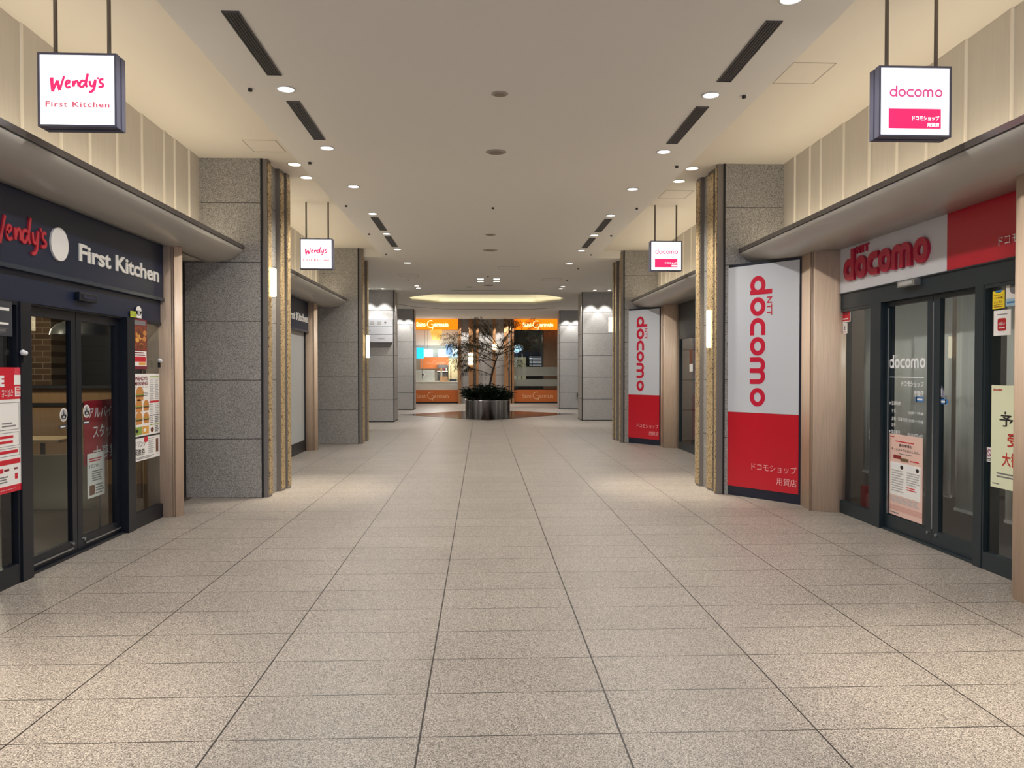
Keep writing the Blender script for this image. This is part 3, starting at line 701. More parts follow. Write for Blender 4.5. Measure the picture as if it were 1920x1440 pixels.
MB().box((0, -.07, 0), (.29, 0, .06), M('silver_box', (150, 148, 142), .35, .5)).build('housing', t, bevel=.006); MB().box((.03, -.073, .015), (.26, -.069, .045), lgrey_m).build('lens', t)

# angled tall panels beside the columns
def tall_panel(p, q, label):
    L = math.hypot(q[0]-p[0], q[1]-p[1]); rot = math.atan2(q[1]-p[1], q[0]-p[0])
    root = thing('panel_sign', label, 'sign', (p[0], p[1], 0), rot, 'tall red and white panels')
    b = MB(); b.box((-.015, .0, 0), (L, .09, 2.95), M('navy_frame', (22, 27, 44), .4)); b.build('frame', root)
    b = MB(); b.rect(.022, 1.07, L-.03, 2.915, M('panel_white', (196, 199, 204), .28), 0, .006); b.build('white_panel', root)
    b = MB(); b.rect(.022, .12, L-.03, 1.068, M('panel_red', (190, 22, 40), .25), 0, .006); b.build('red_panel', root)
    # lettering reads downwards: text +x -> -z
    xh = .217
    b = MB(); wordmark(b, .385, 2.775, xh, M('panel_letter', (196, 24, 56), .35), .006, .002, .27, 1.09, -PI/2); b.build('red_lettering', root)
    b = MB(); b.text('NTT', .385+xh*1.10, 2.775-xh*1.24, xh*.34, M('panel_letter', (196, 24, 56)), .006, .002, w=xh*1.05, rot=-PI/2, bold=.015); b.build('small_lettering', root)
    b = MB(); pk = M('pink_letter', (230, 170, 170), .4)
    b.text('ドコモショップ', L-.05, .355, .085, pk, .006, .002, w=.62, align='R', cjk=True); b.build('pale_lettering', root)
    b = MB(); b.text('用賀店', L-.05, .205, .085, pk, .006, .002, w=.27, align='R', cjk=True); b.build('branch_lettering', root)
    return root
tall_panel((3.14, 9.93), (3.79, 9.06), 'tall angled panel with large red vertical lettering, beside the near right column')
tall_panel((3.17, 9.93+PITCH+.12), (3.79, 9.06+PITCH+.12), 'tall angled panel with red vertical lettering, beside the far right column')

# glass lettering and posters, right ------------------------------------------------
XG = 4.105
r, W, H = sheet('opening_hours_decal', 'white opening hours lettering on the left leaf of the right doors', 'decal', XG, 1, 1667.5, 1732, 655, 812)
b = MB(); gw = M('glass_white', (236, 236, 236), .5)
xh = W/WM_LEN; wordmark(b, 0, H*.775, xh*1.0, gw, 0, .001, .25); b.text('NTT', xh*1.1, H*.775+xh*1.15, xh*.3, gw, 0, .001, w=xh*1.0)
b.rect(0, H*.665, W, H*.672, gw, 0, .001)
b.text('ドコモショップ', W, H*.565, H*.062, gw, 0, .001, w=W*.62, align='R', cjk=True, bold=.008); b.text('用賀店', W, H*.46, H*.062, gw, 0, .001, w=W*.28, align='R', cjk=True, bold=.008)
b.ell(W*.03, H*.36, W*.03, H*.018, gw, 0, .001, 14); b.text('営業時間', W*.09, H*.34, H*.045, gw, 0, .001, w=W*.26, cjk=True)
b.text('平日', W*.09, H*.25, H*.042, gw, 0, .001, w=W*.12, cjk=True); b.text('10:00～19:00', W, H*.25, H*.036, gw, 0, .001, w=W*.42, align='R')
b.text('土曜・日曜 祝日', W*.09, H*.16, H*.042, gw, 0, .001, w=W*.46, cjk=True); b.text('10:00～19:00', W, H*.16, H*.036, gw, 0, .001, w=W*.40, align='R')
b.text('定休', W*.09, H*.085, H*.042, gw, 0, .001, w=W*.12, cjk=True)
b.ell(W*.03, H*.022, W*.03, H*.018, gw, 0, .001, 14); b.text('電話番号', W*.09, H*.0, H*.045, gw, 0, .001, w=W*.26, cjk=True); b.text('0120-072-673', W, H*.0, H*.036, gw, 0, .001, w=W*.42, align='R')
b.build('white_lettering', r)
r, W, H = sheet('pink_poster', 'pale pink information poster low on the right glass doors', 'poster', XG, 1, 1668, 1730, 812, 962)
b = MB(); pkp = M('pink_paper', (222, 186, 172), .55); b.rect(0, 0, W, H, pkp, 0, .002)
b.bars(W*.02, H*.955, W*.2, H*.975, 1, red_m, D); b.bars(W*.2, H*.905, W*.75, H*.925, 1, red_m, D, .6, 0)
b.text('通信環境を', W*.5, H*.855, H*.032, black_m, D, .001, w=W*.4, align='C', cjk=True, bold=.01); b.text('もっとおトクにあんしんに。', W*.5, H*.80, H*.032, black_m, D, .001, w=W*.84, align='C', cjk=True, bold=.01)
b.bars(W*.3, H*.76, W*.7, H*.775, 1, grey_m, D, .6, 0); b.rect(W*.14, H*.70, W*.38, H*.745, M('dark_red_label', (130, 34, 34), .5), D, .001); b.rect(W*.36, H*.68, W*.6, H*.72, M('brown_label', (110, 86, 60), .5), D+.001, .001); b.bars(W*.64, H*.69, W*.9, H*.71, 1, red_m, D, .6, 0)
b.rect(W*.04, H*.25, W*.95, H*.655, offw_m, D, .001)
for q in (.08, .54): b.rect(W*q, H*.59, W*(q+.28), H*.64, white_m, D+.001, .001); b.ell(W*(q+.32), H*.605, W*.045, H*.025, black_m, D+.001, .001, 14)
b.bars(W*.09, H*.29, W*.46, H*.57, 9, lgrey_m, D+.001); b.bars(W*.55, H*.40, W*.92, H*.57, 6, lgrey_m, D+.001); b.bars(W*.55, H*.34, W*.85, H*.39, 2, red_m, D+.001)
b.bars(W*.06, H*.16, W*.95, H*.24, 4, lgrey_m, D); b.rect(0, H*.065, W, H*.13, M('pink_band', (206, 160, 148), .5), D, .001); b.bars(W*.05, H*.02, W*.4, H*.045, 1, grey_m, D)
b.build('printed_sheet', r)
for i, (px, py, lab) in enumerate(((1725, 749, 'small blue pill sticker on the left leaf of the right doors'), (1767, 753, 'small blue pill sticker on the right leaf of the right doors'))):
    y, z = onX(px, py, XG); t = thing('blue_sticker', lab, 'sticker', (XG, y, z), RR, 'blue door stickers')
    b = MB(); bl = M('blue_print', (60, 120, 180), .4); b.rect(-.06, -.024, .06, .024, bl); b.ell(-.06 if i == 0 else .06, 0, .024, .024, bl, 0, .002, 16); b.bars(-.045, -.012, .045, .012, 1, white_m, D, .7, 0); b.build('printed_disc', t)
y, z = onX(1766, 735, XG); t = thing('caution_sticker', 'faint triangular caution sticker on the right glass door leaf', 'sticker', (XG, y, z), RR)
b = MB(); b.prism([(-.06, -.05), (.06, -.05), (0, .06)], 0, .002, M('violet_grey', (120, 122, 140), .5), 'y'); b.rect(-.006, -.015, .006, .03, offw_m, D, .001); b.rect(-.006, -.035, .006, -.023, offw_m, D, .001); b.build('printed_triangle', t)
XW = 4.032
def card(name, label, cat, x0, x1, y0, y1, X=XW, side=1): return sheet(name, label, cat, X, side, x0, x1, y0, y1)
XG4 = 4.0605
r, W, H = card('sticker', 'red sticker with white print at the top of the narrow right window', 'sticker', 1579, 1595, 572, 605, XG4); b = MB(); b.rect(0, 0, W, H, offw_m); b.rect(W*.06, H*.06, W*.94, H*.96, red_m, D, .001); b.bars(W*.15, H*.12, W*.85, H*.25, 1, white_m, D+.001); b.bars(W*.2, H*.35, W*.75, H*.6, 1, ink, D+.001); b.rect(W*.1, H*.86, W*.8, H*.93, black_m, D+.001, .001); b.build('printed_sheet', r)
r, W, H = card('sticker', 'small white sticker with round mark below the red one', 'sticker', 1579, 1589, 606, 626, XG4); b = MB(); b.rect(0, 0, W, H, offw_m); b.text('d', W*.5, H*.35, H*.4, black_m, D, .001, align='C', bold=.03); b.bars(W*.2, H*.1, W*.8, H*.22, 1, red_m, D); b.build('printed_sheet', r)
r, W, H = card('sticker', 'tiny white notice sticker low in the narrow right window', 'sticker', 1630, 1636, 806, 824, XG4); b = MB(); b.rect(0, 0, W, H, offw_m); b.bars(W*.15, H*.15, W*.85, H*.85, 3, grey_m, D); b.build('printed_sheet', r)
r, W, H = card('rental_card', 'yellow battery rental card hanging in the right window', 'card', 1862, 1884, 546, 580, XG4); b = MB(); ylw = M('yellow_card', (232, 204, 36), .5); b.prism([(0, 0), (W, 0), (W, H*.97), (W*.85, H*.97), (W*.68, H*.86), (W*.32, H*.86), (W*.15, H*.97), (0, H*.97)], 0, .003, ylw, 'y'); b.rect(W*.2, H*.9, W*.8, H*1.0, M('blue_print', (60, 120, 180)), -.002, .002)
b.text('スマホ充電', W*.5, H*.52, H*.13, ink, .003, .001, w=W*.74, align='C', cjk=True, bold=.01); b.text('レンタル', W*.5, H*.28, H*.16, ink, .003, .001, w=W*.7, align='C', cjk=True, bold=.01); b.rect(W*.1, H*.2, W*.9, H*.225, ink, .003, .001); b.rect(W*.1, H*.72, W*.9, H*.745, ink, .003, .001); b.bars(W*.12, H*.07, W*.88, H*.15, 1, ink, .003); b.build('printed_card', r)
r, W, H = card('payment_card', 'white card with red rounded square in the right window', 'card', 1864, 1896, 583, 630, XG4); b = MB(); b.rect(0, 0, W, H, offw_m, 0, .003)
b.prism(rounded([(W*.24, H*.18), (W*.74, H*.18), (W*.74, H*.68), (W*.24, H*.68)], W*.1), .003, .004, M('dark_red_print', (176, 20, 30), .4), 'y'); b.text('d払い', W*.49, H*.40, H*.13, white_m, .004, .001, w=W*.38, align='C', cjk=True, bold=.01); b.bars(W*.32, H*.27, W*.66, H*.33, 1, white_m, .004, .7, 0); b.bars(W*.2, H*.8, W*.8, H*.86, 1, grey_m, .003, .6, 0); b.build('printed_card', r)
r, W, H = card('notice_sheet', 'pale notice partly hidden behind the right edge pillar, above the red square card', 'notice', 1887, 1912, 524, 575, XG4); b = MB(); b.rect(0, 0, W, H, offw_m); b.ell(W*.62, H*.65, W*.35, H*.22, grey_m, D, .001); b.rect(0, 0, W, H*.28, M('sky_print', (160, 190, 204), .5), D, .001); b.bars(W*.1, H*.08, W*.9, H*.2, 1, M('blue_print', (60, 120, 180)), D+.001); b.build('printed_sheet', r)
r, W, H = card('sticker', 'small white prohibition sticker on the right window beside the cream poster', 'sticker', 1850, 1861, 838, 865, XG4); b = MB(); b.rect(0, 0, W, H, offw_m); b.ell(W*.5, H*.62, W*.4, W*.4, M('violet_red', (150, 50, 90), .5), D, .001, 20); b.ell(W*.5, H*.62, W*.28, W*.28, offw_m, D+.001, .001, 20); b.stroke([(W*.28, H*.72), (W*.72, H*.52)], W*.09, M('violet_red', (150, 50, 90)), D+.002, .001); b.bars(W*.15, H*.06, W*.85, H*.26, 2, black_m, D); b.build('printed_sheet', r)
r, W, H = card('reservation_poster', 'cream poster with black and red characters in the right window', 'poster', 1860, 1934, 722, 912, XG4 - .004)
b = MB(); crm = M('cream_paper', (222, 224, 190), .5); b.rect(0, 0, W, H, crm, 0, .003); d3 = .003
wordmark(b, W*.05, H*.945, W*.034, M('dark_red_print', (176, 20, 30)), d3, .001)
b.stroke([(W*.6, H*.955), (W*.63, H*.915), (W*.70, H*.91)], .004, grey_m, d3, .001); b.stroke([(W*.72, H*.93), (W*.78, H*.91)], .004, grey_m, d3, .001)
b.text('予約', W*.22, H*.605, H*.11, black_m, d3, .001, w=W*.72, cjk=True, bold=.02); b.ell(W*.37, H*.735, W*.025, W*.025, black_m, d3, .001, 12); b.ell(W*.75, H*.735, W*.025, W*.025, black_m, d3, .001, 12)
rd2 = M('warm_red_print', (188, 50, 40), .5)
b.text('受付', W*.42, H*.415, H*.125, rd2, d3, .001, w=W*.72, cjk=True, bold=.02); b.text('大歓迎', W*.30, H*.225, H*.125, rd2, d3, .001, w=W*1.0*.68, cjk=True, bold=.02)
b.bars(W*.16, H*.10, W*.95, H*.16, 2, grey_m, d3); b.bars(W*.05, H*.03, W*.3, H*.05, 1, grey_m, d3); b.build('printed_sheet', r)

# roller screens and dim room behind the right glass
scr = M('screen_cloth', (226, 226, 222), .8)
_nt = scr.node_tree; _tr = _nt.nodes.new('ShaderNodeBsdfTranslucent'); _tr.inputs[0].default_value = lin((226, 226, 222)); _mx = _nt.nodes.new('ShaderNodeMixShader'); _mx.inputs[0].default_value = .35
_nt.links.new(_nt.nodes['Principled BSDF'].outputs[0], _mx.inputs[1]); _nt.links.new(_tr.outputs[0], _mx.inputs[2]); _nt.links.new(_mx.outputs[0], _nt.nodes['Material Output'].inputs[0])
struct(MB().box((4.2, 3.6, 0), (9.2, 17.6, .012), M('dark_shop_floor', (58, 50, 46), .35)).build('floor_right_shop'))
struct(MB().box((4.2, 3.6, 2.75), (9.2, 17.6, 2.85), M('right_shop_ceiling', (120, 118, 114), .8)).build('ceiling_right_shop'))
struct(MB().box((6.8, 3.6, 0), (6.9, 17.6, 2.75), M('right_shop_wall', (74, 70, 66), .7)).build('wall_right_shop'))
struct(MB().box((4.2, 9.5, 0), (6.8, 9.6, 2.75), M('right_shop_wall2', (84, 78, 72), .7)).build('wall_right_shop_end'))
struct(MB().box((4.2, 3.55, 0), (9.2, 3.6, 2.75), M('right_shop_wall2')).build('wall_right_shop_front')) if 'right_shop_wall2' in MATS and False else struct(MB().box((4.2, 3.5, 0), (9.2, 3.6, 2.75), MATS['right_shop_wall2']).build('wall_right_shop_front'))
def screen(y0, y1, zb, label, X=4.42):
    t = thing('roller_screen', label, 'screen', (X, y1, zb), RR, 'white roller screens'); W = y1-y0
    b = MB(); n = 14
    pts = [(W*i/n, .006*math.sin(i*1.7)) for i in range(n+1)]
    vs = [(x, y, 0) for x, y in pts]+[(x, y, 2.7-zb) for x, y in pts]
    b.add(vs, [(i, i+1, n+2+i, n+1+i) for i in range(n)], scr, True); o = b.build('cloth', t)
    sm = o.modifiers.new('s', 'SOLIDIFY'); sm.thickness = .002
    MB().box((0, -.012, -.025), (W, .012, 0), lgrey_m).build('bottom_bar', o); MB().tube([(0, 0, 2.7-zb), (W, 0, 2.7-zb)], .03, lgrey_m, 10).build('roller', t)
screen(8.55, 8.81, .45, 'narrow white roller screen in the narrow right window'); screen(7.13, 8.40, .42, 'white roller screen behind the left leaf of the right doors'); screen(6.60, 7.066, .32, 'white roller screen behind the right leaf of the right doors'); screen(5.0, 6.37, .34, 'white roller screen behind the cream poster')
t = MB().box((0, 0, 0), (.12, .55, .30), M('maroon_box', (96, 16, 22), .5)).build('display_box', loc=(4.25, 7.98, .012)); tag(t, 'dark red box on the floor behind the pink poster', 'box')
# second right bay: window wall beyond the pillar
def bay_window(y0, y1):
    b = MB(); b.box((4.03, y0, 2.285), (4.18, y1, 2.95), frame_r); struct(b.build('trim_far_right_transom'))
    window_unit('window_6', 4.035, (y0+y1)/2, y1, 0, 2.285, .06, .14, .05, frame_r, G2, 1); window_unit('window_7', 4.035, y0, (y0+y1)/2, 0, 2.285, .06, .14, .05, frame_r, G2, 1)
bay_window(11.2, 15.75)
screen(13.2, 15.6, .1, 'white screen behind the far right shop windows')
yl, z1 = onX(1293, 655, 4.0605); yr, z0 = onX(1299, 682, 4.0605)
t = thing('sticker', 'small brown and white poster in the far right shop window', 'poster', (4.0605, yl, z0), RR); b = MB(); b.rect(0, -.15, yl-yr, z1-z0, offw_m); b.rect(0, 0, yl-yr, z1-z0, meat, D, .001); b.build('printed_sheet', t)

# ================================================================ HANGING SIGNS
def hanging_sign(xc, yc, kind, label, w=.505, zb=3.19, zt=3.67, dep=.13):
    root = thing('hanging_sign', label, 'sign', (xc, yc, zb), 0, 'backlit hanging signs'); h = zt-zb
    fr = M('sign_frame', (104, 104, 122), .35, .6)
    b = MB(); e = .014
    for y0, y1 in ((0, dep*.42), (dep*.58, dep)):
        b.box((-w/2, y0, 0), (-w/2+e, y1, h), fr); b.box((w/2-e, y0, 0), (w/2, y1, h), fr); b.box((-w/2+e, y0, 0), (w/2-e, y1, e), fr); b.box((-w/2+e, y0, h-e), (w/2-e, y1, h), fr)
    b.box((-w/2+.008, dep*.42, .008), (w/2-.008, dep*.58, h-.008), fr); b.build('housing', root)
    fp = MB().box((-w/2+e, .006, e), (w/2-e, dep*.4, h-e), lit_white).build('front_panel', root); MB().box((-w/2+e, dep*.6, e), (w/2-e, dep-.006, h-e), lit_white).build('rear_panel', root)
    b = MB(); d = -.006
    if kind == 'script':
        script(b, -w*.335, h*.47, w*.67, h*.26, lit_pink, d, .0015, 1.45); b.text('First Kitchen', 0, h*.27, h*.075, lit_rose, d, .0015, w=w*.81, align='C', bold=.025, spacing=1.15)
    else:
        wordmark(b, -w*.35, h*.565, w*.70/WM_LEN, lit_text, d, .0015, .21)
        b.rect(-w*.36, h*.12, w*.36, h*.40, lit_pink, d, .0012)
        lw = M('lit_letter', (255, 255, 255), .4, emit=.8)
        b.text('ドコモショップ', w*.335, h*.235, h*.062, lw, d+.0012, .001, w=w*.37, align='R', cjk=True, bold=.02); b.text('用賀店', w*.335, h*.145, h*.055, lw, d+.0012, .001, w=w*.165, align='R', cjk=True, bold=.02)
    b.build('lettering', fp)
    for dx in (-.168, .178):
        MB().tube([(dx, dep/2, h-.005), (dx, dep/2, ZS-zb+.01)], .013, rod_m, 10).build('rod', root)
    return root
hanging_sign(-2.635, 5.2, 'script', 'backlit white hanging sign with red script, near left')
hanging_sign(2.95, 5.2, 'round', 'backlit white hanging sign with red block, near right')
hanging_sign(-2.595, 12.33, 'script', 'backlit white hanging sign with faint red script, far left')
hanging_sign(2.95, 12.33, 'round', 'backlit white hanging sign with small red block, far right')

# ================================================================ CEILING FITTINGS
ORD = ['nearest the camera', 'second from the camera', 'third from the camera', 'fourth from the camera', 'fifth from the camera', 'sixth from the camera', 'seventh from the camera', 'eighth from the camera']
trim_m = M('light_trim', (222, 220, 214), .4)
def downlight(x, y, z, label, r=.068, lens=None, group='recessed downlights'):
    root = thing('downlight', label, 'light', (x, y, z), 0, group)
    MB().lathe([(r, -.001), (r*1.22, -.001), (r*1.24, -.006), (r*1.02, -.009), (r, -.004)], trim_m, n=28).build('trim_ring', root)
    b = MB(); b.lathe([(0, -.003), (r*.5, -.0035), (r, -.002)], lens or spot_m, n=24); b.build('lens', root)
    return root
def spot(x, y, z, w, deg, col, blend=.7, rad=.06):
    l = bpy.data.lights.new('downlight_beam', 'SPOT'); l.energy = w; l.spot_size = math.radians(deg); l.spot_blend = blend; l.color = col; l.shadow_soft_size = rad
    o = bpy.data.objects.new('downlight_beam', l); C.objects.link(o); o.location = (x, y, z); return o
COOL = (1.0, .975, .935); WARM = (1.0, .89, .73)
P_DOWN, P_POOL = 105, 270
nl = nr = 0
for k in range(-4, 6):
    y = 6.87+1.79*k
    for x, sd in ((-1.70, 'left'), (2.04, 'right')):
        spot(x, y, ZC-.02, P_DOWN, 140, COOL)
        if (sd == 'left' and k >= 0) or (sd == 'right' and k >= -1):
            if sd == 'left': lab = 'lit recessed downlight in the left ceiling row, '+ORD[nl]; nl += 1
            else: lab = 'lit recessed downlight in the right ceiling row, '+ORD[nr]; nr += 1
            downlight(x, y, ZC, lab)
for x, sd in ((-1.70, 'left'), (2.04, 'right')):
    downlight(x, 18.0, ZP, 'bright downlight just past the far columns, on the '+sd, .08, spot_w); spot(x, 18.0, ZP-.02, P_DOWN, 140, COOL)
for sd, x in (('left', -2.40), ('right', 2.76)):
    for i, y in enumerate((10.12, 10.8)):
        downlight(x, y, ZS, 'white downlight in the recess beside the near %s column, %s' % (sd, ('front one', 'rear one')[i]), .075, spot_w)
    for y in (3.2, 3.85, 10.12, 10.8):
        spot(x, y, ZS-.02, P_POOL, 41, WARM, .8, .04)
# air slots
def air_vent(x0, x1, y0, y1, label):
    root = thing('air_vent', label, 'vent', ((x0+x1)/2, y0, ZC), 0, 'slot air vents in the ceiling'); w = x1-x0; L = y1-y0
    MB().box((-w/2, 0, -.004), (w/2, L, .0), M('vent_dark', (24, 23, 25), .5)).build('backing', root)
    fm = M('vent_frame', (74, 70, 70), .5)
    b = MB(); b.box((-w/2-.008, -.006, -.008), (-w/2+.002, L+.006, 0), fm); b.box((w/2-.002, -.006, -.008), (w/2+.008, L+.006, 0), fm); b.box((-w/2, -.006, -.008), (w/2, .006, 0), fm); b.box((-w/2, L-.006, -.008), (w/2, L+.006, 0), fm); b.build('frame', root)
    for i in range(4):
        x = -w/2+w*(i+1)/5; MB().box((x-.003, .006, -.008), (x+.003, L-.006, -.002), fm).build('slat', root)
VY = [(5.41, 6.54), (7.18, 8.34), (5.41+PITCH, 6.54+PITCH), (7.18+PITCH, 8.34+PITCH)]
for i, (a, c) in enumerate(VY):
    air_vent(-1.765, -1.66, a, c, 'dark slot vent in the left side of the ceiling, '+ORD[i]); air_vent(2.0, 2.105, a, c, 'dark slot vent in the right side of the ceiling, '+ORD[i])
def disc(px, py, z, r, name, cat, label, kind, group=None):
    x, y = onZ(px, py, z); root = thing(name, label, cat, (x, y, z+.004), 0, group)
    if kind == 'sprinkler':
        MB().lathe([(0, -.006), (r*.9, -.004), (r, 0)], trim_m, n=20).build('escutcheon', root); MB().lathe([(0, -.03), (r*.42, -.028), (r*.42, -.004)], M('sprinkler_metal', (60, 54, 50), .4, .5), n=14).build('head', root)
    else:
        MB().lathe([(0, -.012), (r*.72, -.014), (r*.76, -.008), (r, -.006), (r*1.03, 0)], M('speaker_plate', (164, 155, 142), .6), n=28).build('plate', root); MB().lathe([(0, -.0145), (r*.68, -.0145)], M('speaker_mesh', (140, 130, 118), .8), n=24).build('mesh_cover', root)
sp = [(469, 166, ZC, 'near the left edge of the central ceiling, nearest the camera'), (1395, 179, ZC, 'near the right edge of the central ceiling, nearest the camera'), (581, 304, ZC, 'left ceiling edge beside the near left column'), (1269, 311, ZC, 'right ceiling edge beside the near right column'), (649, 385, ZC, 'left ceiling edge before the far left hanging sign'), (1194, 390, ZC, 'right ceiling edge before the far right hanging sign'), (692, 438, ZC, 'left ceiling edge beside the third left vent'), (1146, 441, ZC, 'right ceiling edge beside the third right vent'), (724, 476, ZC, 'left ceiling edge near the far left column'), (1108, 477, ZC, 'right ceiling edge near the far right column'), (924, 389, ZC, 'middle of the central ceiling between the round plates'), (915, 518, ZP, 'plaza ceiling between the four square lights'), (765, 524, ZP, 'plaza ceiling left of the square lights'), (1084, 503, ZP, 'plaza ceiling right of the centre hatch'), (1063, 525, ZP, 'plaza ceiling beside the right hatch')]
for px, py, z, w in sp: disc(px, py, z, .045, 'sprinkler', 'sprinkler', 'sprinkler head: '+w, 'sprinkler', 'ceiling sprinklers')
for px, py, z, r, w in [(937, 176, ZC, .075, 'small round speaker plate in the middle of the ceiling, nearest the camera'), (930, 285, ZC, .115, 'larger round plate in the middle of the ceiling above the near columns'), (920, 440, ZC, .1, 'round ceiling plate in the middle, third from the camera'), (919, 469, ZC, .15, 'wide round ceiling plate in the middle, farthest of the row'), (880, 538, ZP, .1, 'small dark ceiling plate before the long slot'), (916, 535, ZP, .15, 'ceiling plate behind the four square lights')]:
    disc(px, py, z, r, 'speaker_plate', 'speaker', w, 'plate', 'round ceiling plates')
# square lights, slot and hatches in the plaza
for i, (px, py) in enumerate(((901, 523), (901, 527.5), (931, 523), (931, 527.5))):
    x, y = onZ(px, py, ZP)
    root = thing('square_light', 'small lit square light in the plaza ceiling, %s' % ('left pair, near one', 'left pair, far one', 'right pair, near one', 'right pair, far one')[i], 'light', (x, y, ZP), 0, 'square plaza lights')
    MB().box((-.09, -.10, -.004), (.09, .10, 0), trim_m).build('frame', root); MB().box((-.075, -.07, -.006), (.075, .07, -.003), spot_w).build('lens', root)
x0, y0 = onZ(846, 544.5, ZP); x1, _ = onZ(984, 544.5, ZP)
t = MB().box((x0, -.02, -.006), (x1, .02, 0), dark_m).build('ceiling_slot', loc=(0, y0, ZP)); tag(t, 'long dark slot across the plaza ceiling before the lit coffer', 'vent')
def hatch(pts, z, label):
    xs, ys = zip(*[onZ(*p, z) for p in pts]); x0, x1, y0, y1 = min(xs), max(xs), min(ys), max(ys)
    root = thing('access_hatch', label, 'hatch', (x0, y0, z), 0, 'ceiling access hatches'); W, L = x1-x0, y1-y0; hm = M('hatch_line', (150, 142, 130), .6); e = .008
    b = MB(); b.box((0, 0, -.003), (W, e, 0), hm); b.box((0, L-e, -.003), (W, L, 0), hm); b.box((0, e, -.003), (e, L-e, 0), hm); b.box((W-e, e, -.003), (W, L-e, 0), hm); b.build('frame', root)
    MB().box((e, e, -.0015), (W-e, L-e, 0), warm_p if z == ZS else white_p).build('cover', root)
hatch([(453, 262), (478, 284), (536, 284)], ZS, 'flush hatch in the left recess before the near left column'); hatch([(1486, 118), (1568, 118), (1524, 157)], ZS, 'flush hatch in the right recess before the near right column'); hatch([(1248, 357), (1298, 357), (1284, 372)], ZS, 'flush hatch in the right recess behind the near right column'); hatch([(934, 500.5), (974, 500.5), (972, 505)], ZP, 'flush hatch in the plaza ceiling, centre'); hatch([(1018, 522), (1052, 522), (1050, 526)], ZP, 'flush hatch in the plaza ceiling, right'); hatch([(748, 514), (782, 514), (780, 519)], ZP, 'flush hatch in the plaza ceiling, left')

# ================================================================ PLAZA
def plaza_column(x0, x1, y0, y1, label):
    root = thing('square_column', label, 'column', (x0, y0, 0), 0, 'square plaza columns')
    MB().box((0, 0, 0), (x1-x0, y1-y0, ZP-.001), stone2_m).build('shaft', root)
    xe = x1-x0 if x0 < 0 else 0
    MB().box((xe-.012, -.006, .0), (xe+.012, .02, ZP-.001), dark_m).build('corner_joint', root)
    MB().box((-.004, -.004, 0), (x1-x0+.004, y1-y0+.004, .03), dark_m).build('base_joint', root)
    return root
plaza_column(-3.9, -2.71, 24.1, 25.2, 'pale square column with white sign plates, plaza left front'); plaza_column(-3.9, -2.74, 31.5, 32.5, 'pale square column, plaza left rear')
plaza_column(3.19, 4.4, 24.5, 25.6, 'pale square column, plaza right front'); plaza_column(3.23, 4.4, 32.0, 33.0, 'pale square column with small box, plaza right rear')
t = thing('wall_box', 'small grey box low on the rear right plaza column', 'box', (3.93, 32.0, .42)); MB().box((0, -.06, 0), (.12, 0, .26), grey_m).build('housing', t); MB().box((.02, -.07, .1), (.1, -.058, .22), black_m).build('door', t)
xa, za = onY(686, 598, 24.05); xb, zb = onY(737, 642, 24.05); hh = (za-zb)/3
for i in range(3):
    root = thing('sign_plate', 'white sign plate on the front left plaza column, %s of three' % ('lowest', 'middle', 'topmost')[i], 'sign', (xb-1.25, 24.1, zb+i*hh), 0, 'white sign plates')
    MB().box((0, -.12, .01), (1.24, 0, hh-.005), M('plate_white', (206, 208, 212), .4)).build('plate', root)
    b = MB()
    if i == 2:
        for q in (.36, .56, .78): b.rect(q, hh*.25, q+.12, hh*.7, lgrey_m, .12, .002)
        b.prism([(.98, hh*.62), (1.06, hh*.62), (1.02, hh*.3)], .12, .122, grey_m, 'y')
    elif i == 0: b.bars(.4, hh*.35, .6, hh*.65, 1, lgrey_m, .12); b.bars(.8, hh*.35, 1.05, hh*.65, 1, lgrey_m, .12)
    else: b.bars(.35, hh*.4, .6, hh*.6, 1, lgrey_m, .12)
    b.build('pictograms', root)
# dark stone inlay
inlay = M('dark_stone', (70, 52, 42), .12, noise=.12, nscale=12)
b = MB(); b.prism([(-2.95, 28.1), (.2, 24.85), (3.45, 28.4), (.25, 31.5)], 0, .004, inlay); t = struct(b.build('trim_floor_inlay'))
# planter
root = thing('planter', 'round polished steel planter in the middle of the plaza', 'planter', (.2, 25.8, .004))
st = M('polished_steel', (150, 150, 154), .26, .9, noise=.95, nscale=9, stretch=(1, 1, .015))  # vertical reflection streaks painted into the steel colour by stretched noise
MB().lathe([(.0, 0), (.74, 0), (.74, .60), (.76, .605), (.76, .625), (.70, .63), (.69, .55), (0, .55)], st, n=48).build('drum', root)
MB().lathe([(0, .555), (.69, .545)], M('soil', (44, 34, 26), .9), n=32).build('soil', root)
leaf_d = M('dark_leaf', (24, 42, 26), .5, noise=.3, nscale=3); leaf_t = M('feather_leaf', (66, 62, 44), .55, noise=.35, nscale=2)
def leaf(b, p, d, L, w, m, up=Vector((0, 0, 1)), sag=.25):
    d = d.normalized(); sd = d.cross(up)
    sd = sd.normalized() if sd.length > .05 else Vector((1, 0, 0))
    q = p+d*L*.5-up*L*sag*.15; e = p+d*L-up*L*sag
    b.add([p, q+sd*w/2, e, q-sd*w/2], [(0, 1, 2, 3)], m)
b = MB()
for _ in range(190):
    a = random.random()*2*PI; rr = .66*math.sqrt(random.random()); h = (.22+.42*random.random())*(1.1-.55*rr)
    base = Vector((rr*math.cos(a), rr*math.sin(a), .55)); out = Vector((math.cos(a)*(.2+rr*.6), math.sin(a)*(.2+rr*.6), 1))
    tip = base+out*h
    b.tube([base, tip], .006, leaf_d, 4, False)
    for k in range(11):
        f = .35+.65*random.random(); ph = random.random()*2*PI
        leaf(b, base+out*h*f, Vector((math.cos(ph), math.sin(ph), .25+.3*random.random())), .16+.10*random.random(), .07, leaf_d)
